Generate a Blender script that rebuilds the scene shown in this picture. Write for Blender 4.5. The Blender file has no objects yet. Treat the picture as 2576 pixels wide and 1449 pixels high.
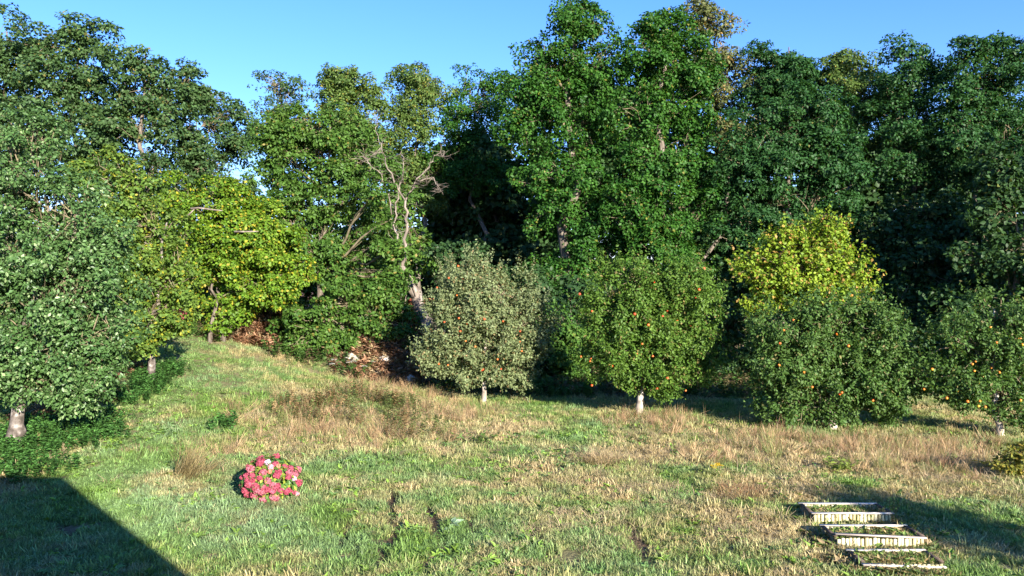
import bpy, bmesh, math
import numpy as np
from mathutils import Vector

# ------------------------------------------------------------------ camera, sky, sun, exposure
S = bpy.context.scene
COL = S.collection
W0, F0, YH, CZ = 2576.0, 1983.0, 724.5, 4.2
cam_d = bpy.data.cameras.new("camera")
cam = bpy.data.objects.new("camera", cam_d); COL.objects.link(cam)
cam.location = (0, 0, CZ); cam.rotation_euler = (math.pi/2, 0, 0)
cam_d.sensor_width = 36; cam_d.lens = 36*F0/W0; cam_d.clip_start = .1; cam_d.clip_end = 3000
S.camera = cam

SUN_EL, SUN_AZ = math.radians(18.0), math.radians(152)
world = bpy.data.worlds.new("World"); S.world = world; world.use_nodes = True
wn, wl = world.node_tree.nodes, world.node_tree.links
sky = wn.new("ShaderNodeTexSky"); sky.sky_type = 'NISHITA'; sky.sun_disc = False
sky.sun_elevation = SUN_EL; sky.sun_rotation = SUN_AZ
sky.air_density = 1.0; sky.dust_density = 0.0; sky.ozone_density = 4.0; sky.altitude = 0
tint = wn.new("ShaderNodeMix"); tint.data_type = 'RGBA'; tint.blend_type = 'MULTIPLY'
tint.inputs[0].default_value = 1.0
tint.inputs[7].default_value = (1.0, 0.87, 1.10, 1)
hs_ = wn.new("ShaderNodeHueSaturation"); hs_.inputs["Saturation"].default_value = 1.18
bg = wn["Background"]; bg.inputs[1].default_value = 0.085
wl.new(sky.outputs[0], hs_.inputs["Color"]); wl.new(hs_.outputs[0], tint.inputs[6]); wl.new(tint.outputs[2], bg.inputs[0])

sd = bpy.data.lights.new("sun", 'SUN'); sd.energy = 4.4; sd.angle = math.radians(0.5); sd.color = (1.0, 0.92, 0.80)
sun = bpy.data.objects.new("sun", sd); COL.objects.link(sun)
dv = Vector((-math.sin(SUN_AZ)*math.cos(SUN_EL), -math.cos(SUN_AZ)*math.cos(SUN_EL), -math.sin(SUN_EL)))
sun.rotation_euler = dv.to_track_quat('-Z', 'Y').to_euler(); sun.location = (30, -40, 30)

S.view_settings.view_transform = 'Standard'; S.view_settings.look = 'None'
S.view_settings.gamma = 1.0; S.view_settings.use_curve_mapping = False
S.view_settings.exposure = 1.9
S.render.engine = 'CYCLES'
S.cycles.max_bounces = 6; S.cycles.diffuse_bounces = 3; S.cycles.glossy_bounces = 2
S.cycles.transmission_bounces = 3; S.cycles.caustics_reflective = False; S.cycles.caustics_refractive = False

# ------------------------------------------------------------------ helpers
RNG = np.random.default_rng
def sstep(a, b, x):
    t = np.clip((x-a)/(b-a), 0, 1); return t*t*(3-2*t)
def _h(ix, iy, s):
    n = (ix*374761393 + iy*668265263 + s*1442695041) & 0x7fffffff
    n = ((n ^ (n >> 13))*1274126177) & 0x7fffffff
    return ((n ^ (n >> 16)) & 0xffff)/65535.0
def vnoise(x, y, s=0):
    x = np.asarray(x, float); y = np.asarray(y, float)
    ix = np.floor(x).astype(np.int64); iy = np.floor(y).astype(np.int64)
    fx, fy = x-ix, y-iy; fx = fx*fx*(3-2*fx); fy = fy*fy*(3-2*fy)
    a, b, c, d = _h(ix, iy, s), _h(ix+1, iy, s), _h(ix, iy+1, s), _h(ix+1, iy+1, s)
    return (a*(1-fx)+b*fx)*(1-fy) + (c*(1-fx)+d*fx)*fy
def fbm(x, y, s=0, o=4):
    r = 0; a = .5; f = 1.0; t = 0
    for k in range(o):
        r = r + a*vnoise(np.asarray(x)*f, np.asarray(y)*f, s+k*17); t += a; a *= .5; f *= 2.03
    return r/t
def unit(v):
    return v/np.maximum(np.linalg.norm(v, axis=-1, keepdims=True), 1e-9)

def props(o, label=None, cat=None, group=None, kind=None):
    if label: o["label"] = label
    if cat: o["category"] = cat
    if group: o["group"] = group
    if kind: o["kind"] = kind
    return o
def link(o, parent=None):
    COL.objects.link(o)
    if parent: o.parent = parent
    return o
def thing(name, loc, label, cat, group=None):
    o = bpy.data.objects.new(name, None); o.location = loc; o.empty_display_size = .3
    COL.objects.link(o); return props(o, label, cat, group)
def raw_mesh(name, V, loops, starts, mat, col=None, smooth=False):
    m = bpy.data.meshes.new(name)
    V = np.ascontiguousarray(V, np.float32)
    m.vertices.add(len(V)); m.vertices.foreach_set("co", V.ravel())
    m.loops.add(len(loops)); m.loops.foreach_set("vertex_index", np.ascontiguousarray(loops, np.int32))
    m.polygons.add(len(starts)); m.polygons.foreach_set("loop_start", np.ascontiguousarray(starts, np.int32))
    if smooth: m.polygons.foreach_set("use_smooth", np.ones(len(starts), bool))
    if col is not None:
        a = m.attributes.new("leaf_col", 'FLOAT_COLOR', 'FACE')
        c = np.ones((len(starts), 4), np.float32); c[:, :3] = col; a.data.foreach_set("color", c.ravel())
    m.update(calc_edges=True)
    for mm in (mat if isinstance(mat, (list, tuple)) else [mat]): m.materials.append(mm)
    return m
class MB:
    """collects quads / tris into one mesh"""
    def __init__(s): s.v = []; s.f = []; s.c = []; s.n = 0
    def add(s, V, F, c=(1, 1, 1)):
        s.v.append(np.asarray(V, float)); 
        for f in F: s.f.append([i+s.n for i in f]); s.c.append(c)
        s.n += len(V)
    def tube(s, P, R, k=6, cap=True, c=(1, 1, 1)):
        P = np.asarray(P, float); n = len(P); R = np.broadcast_to(np.asarray(R, float), (n,))
        T = np.gradient(P, axis=0); T = unit(T)
        ref = np.where(np.abs(T[:, 2:3]) > .9, np.array([[1., 0, 0]]), np.array([[0, 0, 1.]]))
        A = unit(np.cross(T, ref)); B = np.cross(T, A)
        th = np.arange(k)*2*math.pi/k
        V = P[:, None]+R[:, None, None]*(np.cos(th)[None, :, None]*A[:, None]+np.sin(th)[None, :, None]*B[:, None])
        F = [(i*k+j, i*k+(j+1) % k, (i+1)*k+(j+1) % k, (i+1)*k+j) for i in range(n-1) for j in range(k)]
        if cap: F += [tuple(range(k-1, -1, -1)), tuple((n-1)*k+j for j in range(k))]
        s.add(V.reshape(-1, 3), F, c)
    def box(s, a, b, c=(1, 1, 1)):
        (x0, y0, z0), (x1, y1, z1) = a, b
        s.add([(x0,y0,z0),(x1,y0,z0),(x1,y1,z0),(x0,y1,z0),(x0,y0,z1),(x1,y0,z1),(x1,y1,z1),(x0,y1,z1)],
              [(0,3,2,1),(4,5,6,7),(0,1,5,4),(1,2,6,5),(2,3,7,6),(3,0,4,7)], c)
    def mesh(s, name, mat, smooth=False):
        lens = [len(f) for f in s.f]
        return raw_mesh(name, np.concatenate(s.v), np.fromiter((i for f in s.f for i in f), np.int32),
                        np.concatenate([[0], np.cumsum(lens)[:-1]]), mat, np.array(s.c), smooth)
    def build(s, name, mat, parent=None, loc=None, smooth=False):
        o = bpy.data.objects.new(name, s.mesh(name, mat, smooth))
        if loc is not None: o.location = loc
        return link(o, parent)
def leaf_mesh(name, P, N, D, L, Wd, C, mat, fold=.18, bend=0.0):
    """folded diamond leaves: base, left, tip, right"""
    n = len(P); D = unit(D-N*np.sum(D*N, 1, keepdims=True)); Sd = np.cross(N, D)
    L = np.broadcast_to(L, (n,))[:, None]; Wd = np.broadcast_to(Wd, (n,))[:, None]
    mid = P+D*L*.48
    V = np.stack([P, mid+Sd*Wd*.5+N*Wd*fold, P+D*L-N*L*bend, mid-Sd*Wd*.5+N*Wd*fold], 1).reshape(-1, 3)
    b = np.arange(n)[:, None]*4
    loops = (b+np.array([[0, 2, 1, 0, 3, 2]])).ravel()
    return raw_mesh(name, V, loops, np.arange(2*n)*3, mat, np.repeat(C, 2, 0))

# ------------------------------------------------------------------ materials
def mat_new(name):
    m = bpy.data.materials.new(name); m.use_nodes = True
    t = m.node_tree; t.nodes.clear(); return m, t.nodes, t.links
def leaf_mat(name, rough=.52, spec=.24, trans=.35, instancer=False, tcol=(1.25, 1.25, .5)):
    m, n, l = mat_new(name)
    out = n.new("ShaderNodeOutputMaterial"); mix = n.new("ShaderNodeMixShader"); mix.inputs[0].default_value = trans
    p = n.new("ShaderNodeBsdfPrincipled"); p.inputs["Roughness"].default_value = rough
    p.inputs["Specular IOR Level"].default_value = spec
    tr = n.new("ShaderNodeBsdfTranslucent")
    a = n.new("ShaderNodeAttribute"); a.attribute_name = "leaf_col"; col = a.outputs["Color"]
    if instancer:
        b = n.new("ShaderNodeAttribute"); b.attribute_type = 'INSTANCER'; b.attribute_name = "tint"
        mu = n.new("ShaderNodeMix"); mu.data_type = 'RGBA'; mu.blend_type = 'MULTIPLY'; mu.inputs[0].default_value = 1
        l.new(col, mu.inputs[6]); l.new(b.outputs["Color"], mu.inputs[7]); col = mu.outputs[2]
    m2 = n.new("ShaderNodeMix"); m2.data_type = 'RGBA'; m2.blend_type = 'MULTIPLY'; m2.inputs[0].default_value = 1
    m2.inputs[7].default_value = (*tcol, 1)
    l.new(col, m2.inputs[6]); l.new(col, p.inputs["Base Color"]); l.new(m2.outputs[2], tr.inputs["Color"])
    l.new(p.outputs[0], mix.inputs[1]); l.new(tr.outputs[0], mix.inputs[2]); l.new(mix.outputs[0], out.inputs[0])
    return m
def noise_mat(name, cols, scale=6, rough=.85, bump=.4, stretch=(1, 1, 1), detail=6, attr=False, spec=.25):
    m, n, l = mat_new(name)
    out = n.new("ShaderNodeOutputMaterial"); p = n.new("ShaderNodeBsdfPrincipled"); p.inputs["Roughness"].default_value = rough
    p.inputs["Specular IOR Level"].default_value = spec
    tc = n.new("ShaderNodeTexCoord"); mp = n.new("ShaderNodeMapping"); mp.inputs["Scale"].default_value = stretch
    nz = n.new("ShaderNodeTexNoise"); nz.inputs["Scale"].default_value = scale; nz.inputs["Detail"].default_value = detail
    cr = n.new("ShaderNodeValToRGB"); e = cr.color_ramp.elements
    while len(e) < len(cols): e.new(.5)
    for i, c in enumerate(cols):
        e[i].position = .28+.44*i/max(1, len(cols)-1); e[i].color = (*c, 1)
    l.new(tc.outputs["Object"], mp.inputs[0]); l.new(mp.outputs[0], nz.inputs[0]); l.new(nz.outputs[0], cr.inputs[0])
    col = cr.outputs[0]
    if attr:
        a = n.new("ShaderNodeAttribute"); a.attribute_name = "leaf_col"
        mu = n.new("ShaderNodeMix"); mu.data_type = 'RGBA'; mu.blend_type = 'MULTIPLY'; mu.inputs[0].default_value = 1
        l.new(col, mu.inputs[6]); l.new(a.outputs["Color"], mu.inputs[7]); col = mu.outputs[2]
    l.new(col, p.inputs["Base Color"])
    b = n.new("ShaderNodeBump"); b.inputs["Strength"].default_value = bump; b.inputs["Distance"].default_value = .03
    l.new(nz.outputs[0], b.inputs["Height"]); l.new(b.outputs[0], p.inputs["Normal"]); l.new(p.outputs[0], out.inputs[0])
    return m
M_LEAF = leaf_mat("tree_leaf")
M_WAXY = leaf_mat("waxy_leaf", rough=.42, spec=.34, trans=.28)
M_PETAL = leaf_mat("petal", rough=.7, spec=.15, trans=.3, tcol=(1.1, .8, .8))
M_GRASS = leaf_mat("grass_blade", rough=.5, spec=.3, trans=.3, instancer=True, tcol=(1.2, 1.2, .6))
M_BARK = noise_mat("bark", [(.05, .038, .028), (.13, .105, .08), (.22, .19, .15)], 5, stretch=(3, 3, .6), bump=.8)
M_PALEBARK = noise_mat("pale_bark", [(.12, .095, .075), (.42, .36, .30), (.62, .57, .50)], 3.2, bump=.6)
M_LICHEN = noise_mat("lichened_bark", [(.035, .03, .025), (.075, .06, .048), (.17, .145, .125), (.46, .41, .36)], 6.5, bump=1.0)
M_TWIG = noise_mat("twig_bark", [(.10, .08, .05), (.24, .20, .12)], 4, bump=.2)
M_DEADWOOD = noise_mat("dead_wood", [(.08, .065, .052), (.18, .145, .115), (.30, .26, .215)], 3, stretch=(2, 2, .6), bump=.6)
M_APPLE = noise_mat("apple_skin", [(.50, .03, .012), (.60, .08, .02), (.66, .20, .03)], 6, rough=.35, bump=0, detail=2, attr=True, spec=.5)
M_STAVE = noise_mat("painted_stave", [(.42, .38, .22), (.70, .66, .48), (.84, .81, .68)], 7, rough=.6, bump=.15, stretch=(1, 1, .35), attr=True)
M_RAIL = noise_mat("weathered_rail", [(.40, .33, .28), (.66, .60, .54), (.78, .74, .69)], 5, rough=.7, bump=.3, stretch=(.5, 4, 4), attr=True)
M_SOIL = noise_mat("soil", [(.035, .024, .016), (.09, .06, .04), (.14, .10, .07)], 9, bump=.9)
M_ROCK = noise_mat("pale_limestone", [(.20, .165, .125), (.40, .36, .30), (.56, .52, .45)], 4, bump=.9)
M_RENDER = noise_mat("rendered_wall", [(.55, .52, .46), (.66, .63, .57)], 3, bump=.1)

# ------------------------------------------------------------------ terrain
def ridge(x):           # drop of the crest line towards the right
    return np.clip((-x-.6)/13.7, 0, 1.7)**1.18
def terrain(x, y):
    x = np.asarray(x, float); y = np.asarray(y, float)
    yf = np.log1p(np.exp((np.minimum(y, 60)-17.0)/1.3))*1.3/16.0
    yf = np.minimum(yf, 1.12)
    z = 2.3*ridge(x)*yf
    bank = np.exp(-(((x+5.0)/2.3)**2))*sstep(31.2, 34.2, y)*1.75 + np.exp(-(((x+11.2)/1.7)**2))*sstep(33.8, 36.5, y)*1.2
    dip = np.exp(-(((x+5.5)/3.5)**2))*np.exp(-((y-31.4)/.9)**2)*.3
    z = z+bank*(1-sstep(60, 80, y))-dip
    near = (1-sstep(40, 60, np.abs(y-20)))*(1-.85*np.exp(-((x-6)/1.6)**2-((y-13)/2.2)**2))
    z = z+near*(.16*(fbm(x*.35, y*.35, 3)-.5)+.07*(fbm(x*1.6, y*1.6, 9, 3)-.5))
    z = z-.05*soil_mask(x, y)
    return z
def G0(px, py):          # rough flat-ground point for a sight line
    d = F0*CZ/(py-YH); return ((px-W0/2)/F0*d, d)
FURROWS = [[(1075, 1275), (1095, 1320), (1105, 1360), (1122, 1395)], [(985, 1235), (990, 1300), (985, 1370)],
           [(905, 1265), (880, 1320), (848, 1375)], [(1325, 1330), (1350, 1375), (1375, 1405)], [(1180, 1300), (1195, 1350)],
           [(960, 1370), (955, 1420)], [(1590, 1330), (1620, 1390), (1640, 1440)], [(1150, 1270), (1185, 1285)],
           [(1060, 1420), (1075, 1449)], [(1355, 1215), (1372, 1240)], [(140, 1315), (180, 1345)], [(1430, 1130), (1475, 1148)]]
FUR = []
for line in FURROWS:
    for (a, b) in zip(line[:-1], line[1:]): FUR.append((G0(*a), G0(*b)))
def soil_mask(x, y):
    x = np.asarray(x, float); y = np.asarray(y, float); r = np.zeros(np.broadcast(x, y).shape)
    wob = .12*(fbm(x*2.5, y*2.5, 31, 2)-.5)
    for (a, b) in FUR:
        ax, ay = a; dx, dy = b[0]-ax, b[1]-ay
        t = np.clip(((x-ax)*dx+(y-ay)*dy)/(dx*dx+dy*dy), 0, 1)
        d = np.hypot(x-ax-t*dx, y-ay-t*dy)+wob
        r = np.maximum(r, 1-sstep(.03, .24, d))
    return r*sstep(.27, .56, fbm(x*2.2, y*2.2, 41, 3)+.13)
def G(px, py):           # where the sight line through a picture point meets the ground
    ys = np.linspace(9, 60, 2600); xs = (px-W0/2)/F0*ys; zs = CZ+(YH-py)/F0*ys
    k = np.argmax(terrain(xs, ys) >= zs); return np.array([xs[k], ys[k], float(terrain(xs[k], ys[k]))])
def P3(px, py, d): return np.array([(px-W0/2)/F0*d, d, CZ+(YH-py)/F0*d])

def axis_pts(a, b, step, far, growth=1.25):
    c = list(np.arange(a, b+1e-6, step)); s = step; lo = a; hi = b
    while hi < far: s *= growth; hi += s; c.append(hi); lo -= s; c.insert(0, lo)
    return np.array(c)
gx = axis_pts(-20, 20, .2, 900); gy = axis_pts(9, 39, .18, 900)
XX, YY = np.meshgrid(gx, gy); ZZ = terrain(XX, YY)
nx, ny = len(gx), len(gy)
ii = (np.arange(ny-1)[:, None]*nx+np.arange(nx-1)[None]).ravel()
loops = np.stack([ii, ii+1, ii+1+nx, ii+nx], 1).ravel()
gm, gn, gl = mat_new("ground_turf")
o_ = gn.new("ShaderNodeOutputMaterial"); p_ = gn.new("ShaderNodeBsdfPrincipled"); p_.inputs["Roughness"].default_value = .95
p_.inputs["Specular IOR Level"].default_value = .1
at = gn.new("ShaderNodeAttribute"); at.attribute_name = "soil"
tcn = gn.new("ShaderNodeTexCoord")
n1 = gn.new("ShaderNodeTexNoise"); n1.inputs["Scale"].default_value = 1.1; n1.inputs["Detail"].default_value = 8
n2 = gn.new("ShaderNodeTexNoise"); n2.inputs["Scale"].default_value = 14; n2.inputs["Detail"].default_value = 6
c1 = gn.new("ShaderNodeValToRGB"); c1.color_ramp.elements[0].position = .35; c1.color_ramp.elements[1].position = .65
c1.color_ramp.elements[0].color = (.10, .11, .045, 1); c1.color_ramp.elements[1].color = (.23, .185, .10, 1)
c2 = gn.new("ShaderNodeValToRGB"); c2.color_ramp.elements[0].position = .3; c2.color_ramp.elements[1].position = .75
c2.color_ramp.elements[0].color = (.05, .03, .02, 1); c2.color_ramp.elements[1].color = (.17, .105, .065, 1)
mx = gn.new("ShaderNodeMix"); mx.data_type = 'RGBA'
bp = gn.new("ShaderNodeBump"); bp.inputs["Strength"].default_value = .9; bp.inputs["Distance"].default_value = .05
for nn in (n1, n2): gl.new(tcn.outputs["Object"], nn.inputs[0])
gl.new(n1.outputs[0], c1.inputs[0]); gl.new(n2.outputs[0], c2.inputs[0]); gl.new(at.outputs["Fac"], mx.inputs[0])
gl.new(c1.outputs[0], mx.inputs[6]); gl.new(c2.outputs[0], mx.inputs[7]); gl.new(mx.outputs[2], p_.inputs["Base Color"])
gl.new(n2.outputs[0], bp.inputs["Height"]); gl.new(bp.outputs[0], p_.inputs["Normal"]); gl.new(p_.outputs[0], o_.inputs[0])
gmesh = raw_mesh("ground", np.stack([XX, YY, ZZ], -1).reshape(-1, 3), loops, np.arange(len(ii))*4, gm, smooth=True)
sm = gmesh.attributes.new("soil", 'FLOAT', 'POINT')
bare = np.maximum(sstep(34, 37, YY)*(XX > -20), np.exp(-((XX+5)/2.2)**2)*sstep(31, 32, YY))
sm.data.foreach_set("value", np.clip(soil_mask(XX, YY)+bare, 0, 1).ravel().astype(np.float32))
props(link(bpy.data.objects.new("ground", gmesh)), kind='structure')

# ------------------------------------------------------------------ house at our back, whose shadow crosses the left corner
hs = thing("house", (0, 0, 0), "rendered house with a sloping roof end, its shadow falling on the lawn's lower left corner", "house")
def extrude(pts, y0, y1):
    b = MB(); n = len(pts); V = [(x, y0, z) for x, z in pts]+[(x, y1, z) for x, z in pts]
    b.add(V, [tuple(range(n)), tuple(range(2*n-1, n-1, -1))]+[(i, n+i, n+(i+1) % n, (i+1) % n) for i in range(n)]); return b
extrude([(-16, -.3), (2.75, -.3), (2.75, 2.75), (-.6, 6.3), (-16, 6.3)], -9, -.35).build("wall", M_RENDER, hs)
extrude([(-16.2, 6.32), (-.59, 6.32), (2.95, 2.57), (3.1, 2.71), (-.5, 6.52), (-16.2, 6.52)], -9.2, -.3).build("roof", M_RAIL, hs)
M_GLASS = noise_mat("window_glass", [(.02, .03, .04), (.03, .04, .05)], 2, rough=.08, bump=0, spec=.6)
for zx in (1.0, 3.7):
    for xx in ((-13, -9.5, -6, -3.2, 1.2) if zx < 2 else (-13, -9.5, -6, -2.6)):
        b = MB(); x1, z1 = xx+1.2, zx+1.4
        b.box((xx, -.348, zx), (x1, -.31, zx+.07)); b.box((xx, -.348, z1-.07), (x1, -.31, z1))
        for q in (xx, xx+.565, x1-.07): b.box((q, -.347, zx+.07), (q+.07, -.312, z1-.07))
        fr = b.build("window", M_RAIL, hs)
        b = MB(); b.box((xx+.02, -.349, zx+.02), (x1-.02, -.33, z1-.02)); b.build("pane", M_GLASS, fr)

# ------------------------------------------------------------------ trees
def curve(a, b, n, rng, wob=.06, sag=0.0):
    a = np.asarray(a, float); b = np.asarray(b, float); t = np.linspace(0, 1, n)[:, None]
    p = a+(b-a)*t; L = np.linalg.norm(b-a)
    off = rng.normal(0, wob*L, (n, 3))*np.sin(t*math.pi); p = p+off
    p[:, 2] += sag*L*np.sin(t[:, 0]*math.pi); return p

def leaf_cloud(rng, lobes, leaf, clump, lai, flat, pal, nmax, fill=.3, sprig=0.0, up=.5, rag=.2):
    """lobes: (centre, radii). Returns clump centres and leaf arrays"""
    CC, OO = [], []
    bs = clump*1.25; clump = clump*.5
    for (c, r) in lobes:
        area = 4*math.pi*(((r[0]*r[1])**1.6+(r[0]*r[2])**1.6+(r[1]*r[2])**1.6)/3)**(1/1.6)
        nb = max(4, int(area/(bs*bs*2.3)))
        d = unit(rng.normal(size=(nb, 3))); rr = rng.uniform(.6-.2*rag, 1.08+.35*rag, nb); bsz = bs*rng.uniform(.5, 1.35, nb)
        keepb = rng.uniform(0, 1, nb) > rag; d, rr, bsz = d[keepb], rr[keepb], bsz[keepb]; nb = len(d)
        r = np.maximum(r-.42*bs, .5*r)
        bc = c+d*r*rr[:, None]; bo = unit(d/np.asarray(r))
        m = np.maximum(2, (11*(bsz/bs)**1.6).astype(int)); j = np.repeat(np.arange(nb), m)
        cd = unit(rng.normal(size=(len(j), 3))+.6*bo[j]+np.array([0, 0, .3]))
        CC.append(np.concatenate([bc[j]+cd*(bsz[j]*rng.uniform(.55, 1.12, len(j)))[:, None]*np.array([1, 1, .72]), c+unit(rng.normal(size=(int(len(j)*fill*.4), 3)))*r*rng.uniform(.2, .65, (int(len(j)*fill*.4), 1))]))
        OO.append(np.concatenate([unit(cd*.6+bo[j]*.6), unit(rng.normal(size=(int(len(j)*fill*.4), 3)))]))
    C = np.concatenate(CC); O = np.concatenate(OO)
    keep = np.ones(len(C), bool); k0 = 0
    for i, cc in enumerate(CC):
        for j, (c, r) in enumerate(lobes):
            if j != i:
                q = np.linalg.norm((cc-c)/r, axis=1); keep[k0:k0+len(cc)] &= q > .5
        k0 += len(cc)
    keep &= C[:, 2] > terrain(C[:, 0], C[:, 1])+.2
    C, O = C[keep], O[keep]
    nc = len(C); la = leaf[0]*leaf[1]*.5
    per = lai*clump*clump*3.2/la
    size = rng.uniform(.6, 1.3, nc)
    cnt = np.maximum(3, (per*size**2*rng.uniform(.7, 1.2, nc))).astype(int)
    back = (O[:, 1]*.9 > .25) & (C[:, 1] > 21); cnt = np.where(back, np.maximum(3, cnt*.45), cnt).astype(int)
    if cnt.sum() > nmax: cnt = np.maximum(2, (cnt*(nmax/cnt.sum()))).astype(int)
    idx = np.repeat(np.arange(nc), cnt); n = len(idx)
    u = unit(rng.normal(size=(n, 3))+.55*O[idx]+np.array([0, 0, .25]))
    rad = clump*size[idx]*rng.uniform(.3, 1.0, n)**.6
    P = C[idx]+u*rad[:, None]*np.array([1, 1, flat])
    if sprig > 0:                       # long shoots standing out of the crown
        ns = int(nc*sprig); si = rng.integers(0, nc, ns)
        sdir = unit(O[si]*.8+np.array([0, 0, .9])+rng.normal(0, .25, (ns, 3)))
        m = 14; sl = rng.uniform(.35, .8, ns)
        t = np.tile(np.linspace(.15, 1, m), ns); j = np.repeat(np.arange(ns), m)
        SP = C[si][j]+sdir[j]*(sl[j]*t+clump*.5)[:, None]+rng.normal(0, .02, (ns*m, 3))
        P = np.concatenate([P, SP]); u = np.concatenate([u, unit(rng.normal(size=(ns*m, 3))+.4*sdir[j])]); idx = np.concatenate([idx, si[j]])
        n = len(P)
    N = unit(u*.6+O[idx]*.3+np.array([0, 0, up])+rng.normal(0, .5, (n, 3)))
    D = u+np.array([0, 0, -.35])+rng.normal(0, .6, (n, 3))
    sc = rng.uniform(.65, 1.25, n)
    base = np.array(pal[0]); alt = np.array(pal[1]); odd = np.array(pal[2]); podd = pal[3]
    mixc = np.clip(rng.uniform(0, 1, nc)[idx]*.6+rng.uniform(0, 1, n)*.4, 0, 1)[:, None]
    col = base*(1-mixc)+alt*mixc
    col = np.where((rng.uniform(0, 1, n) < podd*(.3+1.4*rng.uniform(0, 1, nc)[idx]))[:, None], odd, col)
    col = col*rng.uniform(.72, 1.3, n)[:, None]
    return C, O, P, N, D, leaf[0]*sc, leaf[1]*sc, col

PAL = {
 'oak':   ((.024, .090, .014), (.055, .145, .018), (.16, .17, .03), .03),
 'dark':  ((.022, .074, .020), (.042, .112, .028), (.12, .13, .03), .01),
 'ash':   ((.044, .112, .018), (.096, .172, .028), (.20, .17, .04), .03),
 'back':  ((.038, .086, .028), (.078, .138, .042), (.16, .15, .04), .03),
 'lime':  ((.060, .120, .030), (.130, .190, .040), (.24, .22, .04), .05),
 'hazel': ((.072, .165, .014), (.155, .240, .020), (.34, .30, .03), .10),
 'mixed': ((.070, .140, .024), (.140, .210, .032), (.28, .28, .03), .08),
 'beam':  ((.050, .115, .030), (.100, .180, .055), (.22, .30, .13), .08),
 'maple': ((.125, .225, .020), (.255, .330, .030), (.36, .22, .06), .12),
 'sage':  ((.125, .165, .066), (.220, .260, .122), (.26, .19, .09), .06),
 'apple': ((.055, .125, .018), (.120, .200, .030), (.22, .18, .06), .04),
 'appled':((.050, .112, .022), (.098, .168, .040), (.18, .16, .06), .03),
 'willow':((.085, .110, .035), (.150, .165, .060), (.26, .17, .06), .10),
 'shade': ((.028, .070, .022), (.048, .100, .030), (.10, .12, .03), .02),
 'ivy':   ((.040, .110, .020), (.090, .180, .030), (.18, .22, .04), .05),
 'red':   ((.220, .060, .035), (.330, .110, .070), (.30, .18, .08), .2),
 'pink':  ((.350, .070, .100), (.500, .150, .180), (.10, .14, .04), .3),
 'yews':  ((.018, .045, .016), (.030, .065, .022), (.05, .07, .02), .02),
 'gold':  ((.140, .160, .030), (.230, .220, .040), (.32, .25, .05), .2),
}
TREES = {}
def tree(name, label, cat, d, base, lobes, pal, seed, leaf=(.185, .13), clump=.75, lai=1.2, flat=.75, nmax=45000, tr=.22,
         group=None, fill=.55, sprig=0, lean=None, bark=M_BARK, stems=1, lmat=M_LEAF, gz=None, limbs=True, px=True, twig=.3, up=.5, rag=.26, flare=1.45):
    rng = RNG(seed)
    if px:
        LB = []
        for L in lobes:
            dd = d+(L[4] if len(L) > 4 else 0); k = dd/F0
            LB.append((P3(L[0], L[1], dd), np.array([L[2]*k, (L[5]*k if len(L) > 5 else .9*min(L[2], L[3]*1.2)*k), L[3]*k])))
        bx = (base-W0/2)/F0*d; by = d
    else: LB = [(np.array(c, float), np.array(r, float)) for c, r in lobes]; bx, by = base
    bz = float(terrain(bx, by)) if gz is None else gz
    t = thing(name, (bx, by, bz), label, cat, group); B = np.array([bx, by, bz])
    C, O, P, N, D, Ls, Ws, col = leaf_cloud(rng, LB, leaf, clump, lai, flat, PAL[pal], nmax, fill, sprig, up, rag)
    cr = bpy.data.objects.new("crown", leaf_mesh("crown", P-B, N, D, Ls, Ws, col, lmat)); link(cr, t)
    top = max(c[2]+.55*r[2] for c, r in LB); cen = np.mean([c for c, r in LB], 0)
    tb, bb = MB(), MB(); trunks = []
    for s in range(stems):
        o = rng.normal(0, tr*1.5, 2)*(stems > 1)
        end = np.array([cen[0]*.6+bx*.4+rng.normal(0, .3)*(stems > 1)*3, cen[1]*.6+by*.4, top])
        if lean is not None: end = np.array(lean)
        n = 9; pts = curve(B+np.array([o[0], o[1], -.15]), end, n, rng, .025)
        rad = tr*(1-.82*np.linspace(0, 1, n))/stems**.5; rad[0] *= flare; rad[1] *= 1.06
        tb.tube(pts-B, rad, 8); trunks.append((pts, rad))
    tb.build("trunk", bark, t, smooth=True)
    if limbs:
        for (c, r) in LB:
            pts, rad = trunks[rng.integers(len(trunks))]
            k = int(np.clip(np.searchsorted(pts[:, 2], c[2]-1.1*np.hypot(c[0]-bx, c[1]-by)-.3*r[2]), 2, 7))
            lp = curve(pts[k], c+np.array([0, 0, .25*r[2]]), 6, rng, .05, .06); r0 = rad[k]*.6
            bb.tube(lp-B, np.linspace(r0, r0*.3, 6), 5)
            dist = np.linalg.norm((C-c)/r, axis=1); near = np.where(dist < 1.3)[0]
            pick = near[rng.uniform(0, 1, len(near)) < twig][:45]
            for q in pick:
                a = lp[rng.integers(2, 6)]
                bb.tube(curve(a, C[q], 4, rng, .07, .05)-B, np.linspace(max(.022, r0*.28), .01, 4), 3, cap=False)
        if bb.n: bb.build("branch", M_TWIG, t, smooth=True)
    TREES[label] = (t, C, O, LB, B)
    return t

WG = "woodland trees behind the orchard"
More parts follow.
